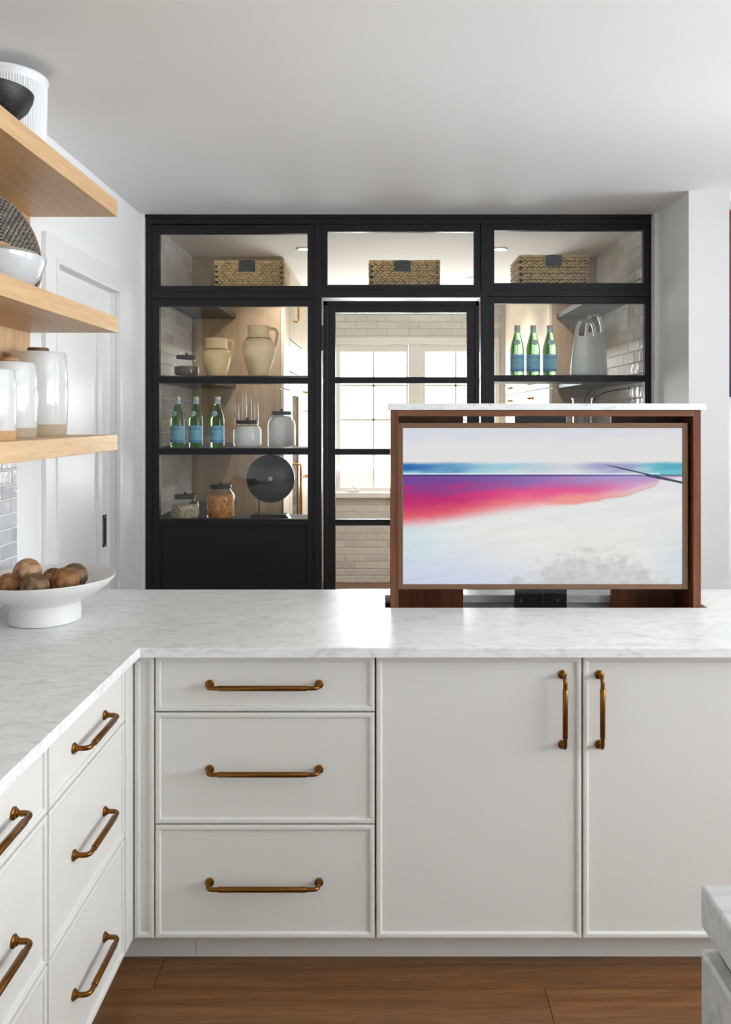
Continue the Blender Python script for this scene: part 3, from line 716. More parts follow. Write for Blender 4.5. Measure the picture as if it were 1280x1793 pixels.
# screen picture: a grid with a colour per point (what the screen shows)
def sstep(a, b, x):
    t = max(0.0, min(1.0, (x-a)/(b-a))); return t*t*(3-2*t)
def mixc(a, b, t): return tuple(p+(q-p)*t for p, q in zip(a, b))
from mathutils import noise as mnoise
def pw(tab, u):
    for (a, va), (b, vb) in zip(tab, tab[1:]):
        if u <= b: return va+(vb-va)*(u-a)/(b-a)
    return tab[-1][1]
def line(d, wd): return 1-sstep(wd*.35, wd*1.1, abs(d))
def screen_col(u, v):
    n = mnoise.fractal(Vector((u*9, v*16, 1.3)), 1.0, 2.0, 4); n2 = mnoise.fractal(Vector((u*5-v*3, v*22+u*6, 7.7)), .9, 2.0, 4)
    n3 = mnoise.fractal(Vector((u*26, v*20, 3.1)), .8, 2.0, 5)
    c = mixc((213, 215, 226), (224, 224, 223), sstep(0, .14, v+n*.04+(u-.4)*.05))
    # band of sea
    sea = mixc((44, 104, 172), (158, 202, 216), sstep(.0, .34, u+n2*.05)); sea = mixc(sea, (206, 210, 216), sstep(.34, .6, u))
    sea = mixc(sea, (150, 146, 194), sstep(.58, .72, u)*(1-sstep(.8, .9, u))*.8); sea = mixc(sea, (86, 172, 196), sstep(.78, .92, u))
    sea2 = mixc((150, 204, 214), (216, 220, 222), sstep(.15, .55, u)); sea2 = mixc(sea2, (190, 190, 212), sstep(.6, .72, u)*(1-sstep(.8, .9, u))); sea2 = mixc(sea2, (112, 190, 202), sstep(.8, .95, u))
    c = mixc(c, sea, sstep(.212, .242, v+n*.006)); c = mixc(c, sea2, sstep(.242, .285, v+n2*.03-(.02*(1-u))))
    # lake
    sh = pw([(0, .615), (.1, .60), (.25, .555), (.4, .515), (.5, .50), (.62, .487), (.70, .470), (.72, .455), (.80, .435), (.83, .412), (.88, .385), (.905, .37), (.92, .335), (1.0, .31)], u)+n*.006
    top = .306
    if v > top-.002:
        t = (v-top)/max(.02, sh-top)
        purple = mixc((112, 72, 152), (174, 150, 200), sstep(.1, .85, u))
        pink = mixc((190, 44, 108), (226, 84, 140), sstep(.1, .5, u)); pink = mixc(pink, (206, 160, 202), sstep(.6, .88, u))
        salmon = mixc((222, 92, 106), (238, 150, 150), sstep(.1, .6, u)); salmon = mixc(salmon, (222, 194, 204), sstep(.62, .9, u))
        lake = mixc(purple, pink, sstep(.10, .52, t+n2*.14)); lake = mixc(lake, salmon, sstep(.50, .88, t+n*.1))
        sand = mixc((224, 226, 227), (229, 229, 226), sstep(.3, .7, v))
        sand = mixc(sand, (196, 206, 232), sstep(.62, 1.25, (1-u)*.62+(v-.5)*1.3)*.85)
        sand = mixc(sand, (198, 222, 224), (1-sstep(.0, .3, u))*sstep(.58, .66, v)*(1-sstep(.75, .95, v))*.6)
        sand = mixc(sand, (196, 216, 224), sstep(.84, 1.02, u)*sstep(.55, .85, v)*.75)
        edge = pw([(0, 1.2), (.36, 1.02), (.44, .94), (.52, .85), (.62, .80), (.75, .80), (.85, .86), (.95, 1.0), (1.0, 1.1)], u)
        gy = sstep(edge-.05, edge+.10, v+n3*.07+n2*.03)
        sand = mixc(sand, (190, 186, 186), gy*max(0, min(1, .55+n3*.3)))
        sand = tuple(k*(1+n2*.022) for k in sand)
        soft = .05*(1-sstep(.35, .7, u))+.005
        c = mixc(lake, sand, sstep(sh-soft, sh+soft*.8, v))
        if .68 < u < .92: c = mixc(c, (214, 158, 132), .55*line(v-sh, .007))
    if u < .92: c = mixc(c, (234, 238, 242), .8*line(v-.2935, .006))
    if u < .905: c = mixc(c, (58, 42, 108), .9*line(v-.3035, .0065)*(1-sstep(.5, .95, u)*.5))
    if u > .71:
        c = mixc(c, (40, 54, 76), .9*line(v-(.232+(u-.715)*.405), .006)*sstep(.71, .78, u))
        if u > .87:
            c = mixc(c, (20, 104, 116), .85*line(v-.303, .005)); c = mixc(c, (36, 50, 66), .85*line(v-(.305+(u-.87)*.37), .0055))
    return c
GU, GV = 380, 300
sv = []; scol = []; sf = []
for j in range(GV+1):
    for i in range(GU+1):
        u, v = i/GU, j/GV
        sv.append((sx0-.0005+(sx1-sx0+.001)*u, TVY+.006, sz1+.0005-(sz1-sz0+.001)*v)); c3 = screen_col(u, v); scol.append(sr(*[max(0, min(255, q)) for q in c3]))
for j in range(GV):
    for i in range(GU):
        k = j*(GU+1)+i; sf.append((k, k+GU+1, k+GU+2, k+1))
sm_, nt, p_ = mat('screen_picture')
nt.nodes.remove(p_); at_ = nt.nodes.new('ShaderNodeAttribute'); at_.attribute_name = 'picture'; e_ = nt.nodes.new('ShaderNodeEmission'); e_.inputs[1].default_value = 1.0
gl_ = nt.nodes.new('ShaderNodeBsdfGlossy'); gl_.inputs['Roughness'].default_value = .25; mxs = nt.nodes.new('ShaderNodeMixShader'); mxs.inputs[0].default_value = .02
nt.links.new(at_.outputs['Color'], e_.inputs[0]); nt.links.new(e_.outputs[0], mxs.inputs[1]); nt.links.new(gl_.outputs[0], mxs.inputs[2]); nt.links.new(mxs.outputs[0], nt.nodes['Material Output'].inputs[0])
smb = MB(); smb.add(sv, sf); so = smb.build('screen', sm_, tv, fix=False)
ca = so.data.color_attributes.new('picture', 'FLOAT_COLOR', 'POINT'); ca.data.foreach_set('color', [q for c in scol for q in c])

# ------------------------------------------------------------------ marble island corner, bottom right
IY = 1.087; IX = X(1226, IY)
isl = thing('marble_island', (IX+.4, .6, 0), 'grey marble kitchen island corner at the bottom right, thick slab on a stone base', 'island')
MB().box(IX, 1.6, .2, IY, .858, .914, .004).build('island_slab', M['marble2'], isl)
ib = MB().rings(.13, .83, [(0, -.02), (0, -.004), (.004, 0), (.008, 0), (.013, -.006)], lambda u, v, d: (IX-.002-d, IY-.006-u, 0.0+v)); ib.build('corner_post', M['marble2'], isl)
MB().box(IX+.02, 1.55, .22, IY-.008, 0, .858).build('island_base', M['marble2'], isl)

# ------------------------------------------------------------------ oak wall shelves
SXF = -.94; SYE = 2.86; SYN = 1.15
bp = MB().box(XL+.001, XL+.018, SYN, SYE, 1.4865, 2.262)
tag(bp.build('oak_back_panel', M['oakv'], loc=(XL, 2.0, 1.4865)), 'pale oak panel lining the wall behind the open shelves', 'panel')
SH = []
for (z0, z1, lab) in ((2.2625, 2.3196, 'uppermost thick oak wall shelf, carrying the ribbed pitcher'), (1.849, 1.9045, 'middle thick oak wall shelf, carrying bowls and a woven tray'), (1.431, 1.486, 'lowest thick oak wall shelf, carrying three white canisters')):
    s = MB().box(XL+(.019 if 1.8 < z0 < 2 else .001), SXF, SYN, SYE, z0, z1, .0015)
    tag(s.build('oak_shelf', M['oak'], loc=((XL+SXF)/2, 2.0, z0)), lab, 'shelf', 'thick oak wall shelves'); SH.append(z1)

# things on the shelves
def arc_handle(mb, P0, P1, bulge, r, n=14, flat=1.0, up=None):
    P0, P1, bulge = Vector(P0), Vector(P1), Vector(bulge); pts = []
    for k in range(n+1):
        t = k/n; pts.append(P0*(1-t)+P1*t+bulge*(math.sin(math.pi*t)**.75))
    return mb.tube(pts, r, 10, flat, up)
z = SH[0]; c = (-1.138, 2.45, z)
t = thing('ribbed_pitcher', c, 'tall white vertically ribbed pitcher on the uppermost oak shelf', 'pitcher')
hp = .268
MB().lathe([(0, 0), (.098, 0), (.103, .006), (.106, .1), (.108, .2), (.1085, hp-.028)], 480, c, mod=lambda a, q: 1+(.034 if q > .004 else 0)*(abs(math.sin(a*44))-.6)).build('body', M['ribbed'], t)
MB().lathe([(.107, hp-.029), (.1095, hp-.022), (.1095, hp-.014), (.1135, hp-.010), (.1135, hp-.002), (.1115, hp), (.108, hp-.004), (.104, hp-.05), (.1, .02), (0, .015)], 60, c).build('rim', M['ribbed'], t)
sp = MB().add([(-1.138-.085, 2.45-.07, z+hp-.004), (-1.138-.07, 2.45-.085, z+hp-.004), (-1.138-.105, 2.45-.105, z+hp+.004), (-1.138-.078, 2.45-.078, z+hp-.05)], [(0, 1, 2), (0, 2, 3), (1, 3, 2), (0, 3, 1)]); sp.build('spout', M['ribbed'], t)
arc_handle(MB(), (-1.138, 2.45+.105, z+.05), (-1.138, 2.45+.105, z+hp-.05), (0, .05, 0), .009).build('handle', M['ribbed'], t)
c = (-1.029, 2.12, z)
t = thing('black_bowl', c, 'black speckled bowl in front of the ribbed pitcher on the uppermost shelf', 'bowl')
MB().lathe([(0, 0), (.042, 0), (.045, .008), (.062, .022), (.088, .05), (.100, .075), (.103, .090), (.1015, .092), (.099, .09), (.094, .075), (.082, .052), (.05, .024), (0, .018)], 64, c).build('bowl_body', M['speckle'], t)
# middle shelf: stacked bowls and woven tray
z = SH[1]; c = (-1.0616, 2.2, z)
t = thing('grey_glazed_bowl', c, 'large glossy pale grey bowl at the bottom of the stack on the middle shelf', 'bowl')
MB().lathe([(0, .002), (.085, .002), (.098, .010), (.115, .03), (.126, .052), (.132, .072), (.1335, .084), (.131, .085), (.128, .072), (.118, .04), (.09, .014), (0, .01)], 64, c).build('bowl_body', M['greyglaze'], t)
MB().lathe([(.07, 0), (.078, 0), (.080, .004), (.068, .004), (.07, 0)], 40, c).build('foot_ring', M['stoneware'], t)
c = (-1.0616, 2.2, z+.012)
t = thing('taupe_bowl', c, 'matt taupe bowl nested inside the large grey bowl', 'bowl')
MB().lathe([(0, 0), (.05, 0), (.08, .02), (.1, .05), (.113, .084), (.111, .085), (.096, .052), (.074, .024), (0, .006)], 56, c).build('bowl_body', M['taupe'], t)
c = (-1.08, 2.2, z+.020)
t = thing('small_white_dish', c, 'small white dish with a tan rim on top of the bowl stack', 'dish')
MB().lathe([(0, 0), (.03, 0), (.046, .03), (.054, .092), (.052, .092), (.043, .034), (0, .006)], 40, c).build('dish_body', M['white_cer'], t)
MB().lathe([(.054, .0922), (.0555, .093), (.056, .101), (.052, .101), (.051, .0922), (.054, .0922)], 40, c).build('rim', M['lidtan'], t)
# woven tray: coils of wrapped straw leaning on the wall
TR = .170; tcx = Vector((-1.189, 2.515, z+TR+.006))
nrm = Vector((1, -.30, .18)).normalized(); ax1 = Vector((0, 0, 1)); ax1 = (ax1-nrm*ax1.dot(nrm)).normalized(); ax2 = nrm.cross(ax1)
wtray = thing('woven_tray', (tcx.x, tcx.y, z), 'round woven tray in black and natural straw leaning behind the bowls', 'tray')
m = MB(); NR = 15
for k in range(NR):
    rr = TR*(k+.6)/NR; n_ = max(12, int(2*math.pi*rr/.0155))
    mb_r = TR/NR*.40
    pts = []; 
    for q in range(n_):
        a0 = 2*math.pi*(q+.5*(k % 2))/n_; wd = 2*math.pi/n_*.40
        P = tcx+(ax1*math.cos(a0)+ax2*math.sin(a0))*rr+nrm*.004
        tdir = (-ax1*math.sin(a0)+ax2*math.cos(a0)); rdir = (ax1*math.cos(a0)+ax2*math.sin(a0))
        l2 = rr*wd
        vs = [P-tdir*l2-rdir*mb_r*.7, P-tdir*l2+rdir*mb_r*.9, P+tdir*l2*1.1+rdir*mb_r*.7, P+tdir*l2*1.1-rdir*mb_r*.9]
        vt = [v_+nrm*.005 for v_ in [P-tdir*l2*.6-rdir*mb_r*.3, P-tdir*l2*.6+rdir*mb_r*.5, P+tdir*l2*.7+rdir*mb_r*.3, P+tdir*l2*.7-rdir*mb_r*.5]]
        m.add(vs+vt, [(4,5,6,7),(0,1,5,4),(1,2,6,5),(2,3,7,6),(3,0,4,7)])
wv = m.build('weave', pm('tray_straw', sr(146, 140, 130), .8, var=.35, bscale=40), wtray, kind='stuff')
def disc(mb, cen, r, d0, d1, n=56):
    mb.tube([cen+nrm*d0, cen+nrm*d1], r, n); return mb
disc(MB(), tcx, TR-.002, -.006, .004).build('tray_base', pm('tray_dark', sr(30, 28, 28), .9), wtray)
m = MB()
ring = [tcx+(ax1*math.cos(2*math.pi*k/64)+ax2*math.sin(2*math.pi*k/64))*TR for k in range(65)]
m.tube(ring, .0065, 8); m.build('rim', pm('tray_rim_straw', sr(136, 108, 78), .8, var=.3, bscale=120), wtray)
# canisters on the lowest shelf
z = SH[2]
def canister(px, Y, r, h, lid_r, lid_m, base_m, label):
    c = (X(px, Y), Y, z); t = thing('canister', c, label, 'canister', 'white glazed canisters on the lowest oak shelf')
    hb = .115*h/.28+.0
    hb = h*.135
    MB().lathe([(0, 0), (r*.93, 0), (r*.945, .003), (r*.965, hb)], 56, c).build('raw_base', base_m, t)
    MB().lathe([(r*.965, hb), (r*.975, hb+.0015), (r*1.0, h*.42), (r*.995, h*.62), (r*.965, h*.84), (r*.93, h*.955), (r*.915, h*.985), (r*.89, h), (lid_r*.95, h+.0005), (lid_r*.9, h-.006), (0, h-.006)], 56, c).build('body', M['glaze'], t)
    MB().lathe([(0, h-.004), (lid_r*.93, h-.004), (lid_r*.95, h+.003), (lid_r, h+.0045), (lid_r, h+.013), (lid_r*.95, h+.015), (0, h+.015)], 40, c).build('lid', lid_m, t)
canister(67, 2.70, .0945, .280, .034, M['lidwood'], M['stoneware'], 'tallest white glazed canister with a dark wooden lid, nearest the door')
canister(13, 2.40, .085, .225, .032, M['lidtan'], M['stoneware'], 'mid-sized white glazed canister with a tan lid, behind the smallest one')
canister(-22, 2.155, .0735, .189, .028, M['lidtan'], pm('warm_stoneware', sr(196, 156, 116), .8, bump=.1, bscale=300), 'smallest white glazed canister with a warm tan base, cut by the picture edge')

# ------------------------------------------------------------------ footed bowl with balls on the worktop
c = (-1.048, 2.50, CT)
t = thing('footed_bowl', c, 'wide matt white footed bowl holding brown balls on the marble worktop', 'bowl')
MB().lathe([(0, 0), (.101, 0), (.106, .004), (.107, .03), (.105, .056), (.112, .064), (.15, .084), (.185, .106), (.207, .129), (.2105, .1365), (.2095, .138), (.205, .1345), (.18, .113), (.14, .090), (.09, .073), (.04, .066), (0, .065)], 96, c).build('bowl_body', M['white_cer'], t)
def inner(r):
    tab = [(0, .065), (.04, .066), (.09, .073), (.14, .09), (.18, .113), (.205, .1345)]
    return CT+pw(tab, r)
ico_cache = {}
def ball(px, py, Y, r, m, label):
    p = PT(px, py, Y); rr = math.hypot(p.x-c[0], p.y-c[1])
    bm = bmesh.new(); bmesh.ops.create_icosphere(bm, subdivisions=4, radius=r)
    sd = Vector((px*.37, py*.11, r*50))
    for v in bm.verts: v.co *= 1+.022*mnoise.noise(v.co*26+sd)+.010*mnoise.noise(v.co*90+sd)
    mb = MB(); bm.verts.index_update(); mb.add([v.co+p for v in bm.verts], [[v.index for v in f.verts] for f in bm.faces], True); bm.free()
    o = mb.build('decorative_ball', m, loc=p); tag(o, label, 'ball', 'brown balls in the white footed bowl'); return o
ball(48, 1002, 2.475, .0425, M['ball_a'], 'palest brown ball with reddish marks, sitting on top of the others')
ball(61, 1028, 2.405, .0420, M['ball_c'], 'dark brown ball at the front, just below the palest ball')
ball(15, 1026, 2.425, .0385, M['ball_b'], 'brown ball at the picture edge, left in the footed bowl')
ball(113, 1019, 2.46, .0440, M['ball_b'], 'warm brown ball at the right front of the footed bowl')
ball(130, 1009, 2.555, .0420, M['ball_c'], 'rough dark mottled ball, furthest to the right in the footed bowl')
ball(81, 1022, 2.500, .0325, M['ball_a'], 'small smooth brown ball in the middle of the footed bowl')
ball(93, 1013, 2.585, .0345, M['ball_b'], 'half hidden brown ball at the back of the footed bowl')

# ------------------------------------------------------------------ things in the pantry bays
PY = DS+.20
SCL = F/PY
# baskets
def basket(p0, p1, ptop, Y, depth, tagpx, label):
    x0, x1 = X(p0, Y), X(p1, Y); z0 = 2.2415; z1 = Z(ptop, Y); b = thing('wicker_basket', ((x0+x1)/2, Y+depth/2, z0), label, 'basket', 'woven baskets on the top pantry shelf')
    e = .012
    m = MB()
    m.box(x0+e, x1-e, Y+e, Y+depth-e, z0, z0+.008); m.box(x0+e, x1-e, Y+e, Y+e+.004, z0, z1-.004); m.box(x0+e, x1-e, Y+depth-e-.004, Y+depth-e, z0, z1-.004)
    m.box(x0+e, x0+e+.004, Y+e, Y+depth-e, z0, z1-.004); m.box(x1-e-.004, x1-e, Y+e, Y+depth-e, z0, z1-.004)
    m.build('gap_shade_backing', M['straw_shade'], b)  # inner box coloured dark as shade behind the weave
    rnd = random.Random(int(p0)); wv = MB(); rows = 6; hr = (z1-z0)/rows
    faces_ = ((Vector((x0+.004, Y+.008, 0)), Vector((1, 0, 0)), Vector((0, -1, 0)), x1-x0-.008), (Vector((x0+.008, Y+.004, 0)), Vector((0, 1, 0)), Vector((-1, 0, 0)), depth-.008), (Vector((x1-.008, Y+.004, 0)), Vector((0, 1, 0)), Vector((1, 0, 0)), depth-.008), (Vector((x0+.004, Y+depth-.008, 0)), Vector((1, 0, 0)), Vector((0, 1, 0)), x1-x0-.008))
    for (o_, ud, od, ln) in faces_:
        pitch = .0250; n_ = int(ln/pitch)
        for r_ in range(rows):
            for hf in (0, 1):
                zc = z0+.002+hr*(r_+.27+.46*hf)
                for q in range(n_):
                    uc = (q+.5+.5*hf)*ln/n_+rnd.uniform(-.002, .002)
                    if uc > ln-.006: continue
                    dz = .0068*(1 if hf else -1)
                    A = o_+ud*(uc-.0165)+Vector((0, 0, zc-dz+rnd.uniform(-.0015, .0015))); B = o_+ud*(uc+.0165)+Vector((0, 0, zc+dz))
                    mid = (A+B)/2+od*rnd.uniform(.005, .009)
                    wv.tube([A-od*.002, (A+mid)/2+od*.002, mid, (B+mid)/2+od*.001, B-od*.003], [.002, .0056, .0068, .0058, .002], 6, .9, up=od)
    wv.build('weave', M['straw'], b, kind='stuff', fix=False)
    rm = MB(); zz = z1-.003
    for (a_, b_) in (((x0, Y+.004), (x1, Y+.004)), ((x0, Y+depth-.004), (x1, Y+depth-.004)), ((x0+.004, Y), (x0+.004, Y+depth)), ((x1-.004, Y), (x1-.004, Y+depth))):
        pts = [Vector((a_[0]+(b_[0]-a_[0])*k/24, a_[1]+(b_[1]-a_[1])*k/24, zz+rnd.uniform(-.0015, .0015))) for k in range(25)]
        rm.tube(pts, .0062, 7)
    rm.build('rim', M['straw'], b)
    ta, tb_, tq0, tq1 = tagpx
    tg = MB().box(X(ta, Y), X(tb_, Y), Y-.008, Y-.005, Z(tq1, Y), Z(tq0, Y), .001).box(X(ta+6, Y), X(tb_-6, Y), Y-.008, Y+.012, Z(tq0, Y), Z(tq0, Y)+.004, .001)
    tg.build('tag', M['tag'], b)
basket(375, 496, 457, PY, .30, (419, 447, 457, 476), 'wicker basket with a dark tag in the left bay above the clay jugs')
basket(647, 770, 456, PY+.02, .30, (691, 719, 457, 475.5), 'wicker basket with a dark tag above the glass pantry door')
basket(909, 1031, 447, PY, .30, (955, 983, 447.5, 467), 'wicker basket with a dark tag in the right bay above the handled vases')

# bottles
def bent_text(txt, size, r, a0, zc, m, parent, base):
    cu = bpy.data.curves.new('lettering', 'FONT'); cu.body = txt; cu.size = size; cu.align_x = 'CENTER'; cu.align_y = 'CENTER'
    to = bpy.data.objects.new('lettering_source', cu); COL.objects.link(to); bpy.context.view_layer.update()
    me = bpy.data.meshes.new_from_object(to.evaluated_get(bpy.context.evaluated_depsgraph_get())); bpy.data.objects.remove(to)
    for v in me.vertices:
        a = a0+v.co.x/r; v.co = Vector((r*math.cos(a), r*math.sin(a), zc+v.co.y))
    me.materials.clear(); me.materials.append(m)
    o = bpy.data.objects.new('lettering', me); COL.objects.link(o); o.parent = parent; return o
BR, BH = .0385, .285
def make_bottle():
    t = thing('water_bottle', (0, 0, 0), 'x', 'bottle')
    MB().lathe([(0, .004), (.024, .001), (.034, 0), (.0375, .004), (BR, .012), (BR, .148), (.0375, .160), (.034, .178), (.028, .200), (.0215, .222), (.0165, .240), (.0150, .250), (.0150, .266), (.0142, .268), (0, .268)], 48).build('glass_body', M['green'], t)
    MB().lathe([(.0160, .244), (.0157, .246), (.0158, .2655), (.0156, .266)], 40).build('neck_foil', M['labelpale'], t)
    MB().lathe([(0, .2665), (.0160, .2665), (.0168, .268), (.0168, .2715), (.0158, .273), (.0163, .276), (.0163, .2835), (.0152, BH), (0, BH)], 32).build('cap', M['capm'], t)
    lb = MB().lathe([(BR+.0003, .031), (BR+.0006, .032), (BR+.0006, .123), (BR+.0003, .124)], 56).build('label', M['label'], t)
    MB().lathe([(BR+.0009, .033), (BR+.0009, .044)], 56).build('label_base_band', pm('label_mid_blue', sr(70, 150, 206), .5), lb)
    A0 = -R90
    bent_text('S.PELLEGRINO', .0150, BR+.0011, A0, .106, M['navy'], lb, t)
    bent_text('S.PELLEGRINO', .0150, BR+.0011, A0+math.pi, .106, M['navy'], lb, t)
    for aa in (A0, A0+math.pi):
        vs = []; rr = BR+.0012
        for k in range(10):
            q = math.pi/2+k*math.pi/5; s_ = .0068 if k % 2 == 0 else .0028
            a = aa+s_*math.cos(q)/rr; vs.append((rr*math.cos(a), rr*math.sin(a), .076+s_*math.sin(q)))
        a = aa; vs.append((rr*math.cos(a), rr*math.sin(a), .076))
        MB().add(vs, [(k, (k+1) % 10, 10) for k in range(10)]).build('star', M['red'], lb, fix=False)
    # oval neck label lying on the shoulder
    prof = [(.160, .0375), (.178, .034), (.200, .028), (.222, .0215)]
    vs = []; fs = []; n_ = 20; ring_ = 4
    for k in range(ring_+1):
        f_ = k/ring_
        for j in range(n_):
            q = 2*math.pi*j/n_; zz = .190+.0165*f_*math.sin(q); r_ = pw(prof, zz)+.0008; a = A0+.0205*f_*math.cos(q)/r_
            vs.append((r_*math.cos(a), r_*math.sin(a), zz))
    for k in range(ring_):
        for j in range(n_): fs.append((k*n_+j, k*n_+(j+1) % n_, (k+1)*n_+(j+1) % n_, (k+1)*n_+j))
    MB().add(vs, fs, True).build('shoulder_label', M['labelpale'], t, fix=False)
    return t
proto = make_bottle(); used = [False]
def bottle(px, Y, zz, rot, label, grp):
    o = proto if not used[0] else copy_tree(proto); used[0] = True
    o.location = (X(px, Y), Y, zz); o.rotation_euler = (0, 0, rot); o['label'] = label; o['group'] = grp
zb = TOPS['lower']
GL, GR = 'green water bottles in the left pantry bay', 'green water bottles in the right pantry bay'
bottle(311, PY, zb, -.55, 'green water bottle with blue label beside the tiled wall, first of the left bay', GL)
bottle(343, PY, zb, -.38, 'green water bottle with blue label, middle one of the left bay trio', GL)
bottle(380.5, PY, zb, -.42, 'green water bottle with blue label nearest the short flour jar', GL)
zb = TOPS['middle']
bottle(905.5, PY, zb, -.16, 'green water bottle with blue label, nearest the glass door in the right bay', GR)
bottle(933.5, PY, zb, .14, 'green water bottle with blue label, middle one of the right bay trio', GR)
bottle(962.5, PY, zb, .10, 'green water bottle with blue label nearest the pale handled vases', GR)

# lidded glass jars
def jar(px0, px1, pt_, pl0, pl1, fill, fm, zz, Y, label):
    """px0..px1 body, pt_ knob top, pl0..pl1 lid px; fill = height fraction"""
    xc_ = (px0+px1)/2; c = Vector((X(xc_, Y), Y, zz)); r = (px1-px0)/2*Y/F; lr = (pl1-pl0)/2*Y/F; ht = Z(pt_, Y)-zz
    hl = ht-.034           # lid underside
    t = thing('glass_jar', c, label, 'jar', 'lidded glass jars in the pantry')
    out_ = [(0, .002), (r*.86, .0), (r*.97, .006), (r, .02), (r, hl*.70), (r*.97, hl*.79), (lr*1.0, hl*.93), (lr*.93, hl*.97), (lr*.93, hl)]
    inn_ = [(lr*.93-.003, hl), (lr*.93-.003, hl*.97), (lr-.003, hl*.925), (r*.97-.003, hl*.785), (r-.0035, hl*.69), (r-.0035, .02), (r*.9, .009), (0, .007)]
    MB().lathe(out_, 56, c).build('glass_body', M['jar'], t)
    hf = hl*fill; q = r-.0045
    prof = [(0, .0085), (q*.88, .0095), (q, .021)]
    for zz_, rr_ in ((hl*.69, q), (hl*.78, r*.97-.006), (hl*.9, lr*.98)):
        if zz_ < hf: prof.append((rr_, zz_))
    last = q if hf <= hl*.69 else (q+(lr-q)*(hf-hl*.69)/(hl*.24))*.98
    prof += [(last, hf), (last*.6, hf+.004), (0, hf+.006)]
    MB().lathe(prof, 48, c).build('contents', fm, t, kind='stuff')
    lid = MB().lathe([(0, hl+.0005), (lr*.98, hl+.0005), (lr, hl+.003), (lr, hl+.017), (lr*.96, hl+.0205), (lr*.2, hl+.0215), (0, hl+.0215)], 44, c).build('lid', M['black_matte'], t)
    MB().lathe([(0, hl+.021), (.006, hl+.0215), (.005, hl+.026), (.010, hl+.031), (.010, hl+.034), (0, hl+.0345)], 20, c).build('knob', M['black_matte'], lid)
jar(304.5, 348.5, 618, 309, 344, .56, M['beans'], TOPS['middle'], PY, 'lidded glass jar half full of brown beans beside the clay jugs')
jar(409, 457.5, 731.5, 414, 451.5, .90, M['flour'], TOPS['lower'], PY, 'short lidded glass jar of white flour, right of the water bottles')
jar(469, 517, 716, 473, 508, .95, M['flour'], TOPS['lower'], PY, 'taller lidded glass jar of white flour at the end of the shelf')
jar(300, 348.5, 862, 306, 343.5, .68, M['oats'], TOPS['bottom'], PY, 'squat lidded glass jar of pale oats on the lowest pantry shelf')
jar(362.5, 411, 844.5, 369, 406, .80, M['pasta'], TOPS['bottom'], PY, 'tall lidded glass jar of orange-brown dry pasta on the lowest pantry shelf')
# slim glass flutes behind the short flour jar
for (px, pt_, lab) in ((415, 708, 'clear slim glass tube vase behind the flour jar, shortest'), (428, 688, 'clear slim glass tube vase behind the flour jar, tallest'), (436, 697, 'clear slim glass tube vase behind the flour jar, middle height'), (449, 706, 'clear slim glass tube vase behind the flour jar, nearest the tall jar')):
    Y_ = PY+.125; c = Vector((X(px, Y_), Y_+(.0 if px != 436 else .02), TOPS['lower'])); h_ = Z(pt_, Y_)-c.z
    t = tag(MB().lathe([(0, 0), (.013, 0), (.0135, .01), (.0125, h_*.6), (.009, h_)], 24, c).build('glass_tube_vase', M['jar'], loc=c), lab, 'vase', 'slim glass tube vases')

# clay jugs
def jug(pc, Y, prof, band, hA, hB, bul, label):
    c = Vector((X(pc, Y), Y, TOPS['middle'])); t = thing('clay_jug', c, label, 'jug', 'cream clay jugs')
    inn = [(prof[-1][0]-.006, prof[-1][1]-.002), (prof[-1][0]-.010, prof[-1][1]-.05), (0, prof[-1][1]-.06)]
    MB().lathe(prof+inn, 64, c).build('body', M['terra'], t)
    bz_, br_ = band
    MB().lathe([(br_-.001, bz_-.003), (br_+.0012, bz_-.0015), (br_+.0012, bz_+.0015), (br_-.001, bz_+.003)], 56, c).build('slip_band', M['clayband'], t)
    pts = [c+Vector(p) for p in (hA+hB)]
    MB().tube(pts, [.0085]*len(pts), 10, 1.25).build('handle', M['terra'], t)
s_ = PY/F
jug(379, PY, [(0, 0), (.050, 0), (.053, .004), (.066, .045), (.076, .085), (.0785, .105), (.0765, .128), (.068, .148), (.0615, .156), (.0605, .16), (.059, .180), (.0595, .200), (.063, .210), (.062, .213)], (.151, .0675), [(.058, 0, .203), (.078, 0, .205), (.091, 0, .195), (.093, 0, .178)], [(.088, 0, .15), (.079, 0, .125), (.0755, 0, .11)], 0, 'smaller cream clay jug with a brown line round its shoulder')
jug(453, PY, [(0, 0), (.049, 0), (.052, .004), (.068, .05), (.085, .10), (.0925, .138), (.092, .165), (.084, .192), (.068, .212), (.0625, .218), (.060, .238), (.060, .262), (.065, .276), (.064, .282)], (.211, .0695), [(.056, 0, .263), (.078, 0, .268), (.095, 0, .262), (.103, 0, .245)], [(.1015, 0, .22), (.097, 0, .195), (.091, 0, .170)], 0, 'larger cream clay jug with orange blushes and a looped handle')

# black disc sculpture
c = PT(474, 838, PY); rD = 42*PY/F
t = thing('disc_sculpture', (c.x, c.y, TOPS['bottom']), 'round glossy black disc sculpture on a black stand', 'sculpture')
db = MB(); n_ = 72; ri = .0125; vs = []; fs = []
for (r_, y_) in ((ri, -.011), (rD-.003, -.011), (rD, -.008), (rD, .008), (rD-.003, .011), (ri, .011)):
    for k in range(n_): a = 2*math.pi*k/n_; vs.append((c.x+r_*math.cos(a), c.y+y_, c.z+r_*math.sin(a)))
for q in range(6):
    for k in range(n_): fs.append((q*n_+k, q*n_+(k+1) % n_, ((q+1) % 6)*n_+(k+1) % n_, ((q+1) % 6)*n_+k))
db.add(vs, fs, True); db.build('disc', M['black_gloss'], t)
MB().tube([c+Vector((0, -.0115, 0)), c+Vector((0, .0115, 0))], ri*.96, 28).build('centre_plug', pm('plug_bone', sr(206, 190, 172), .5), t)
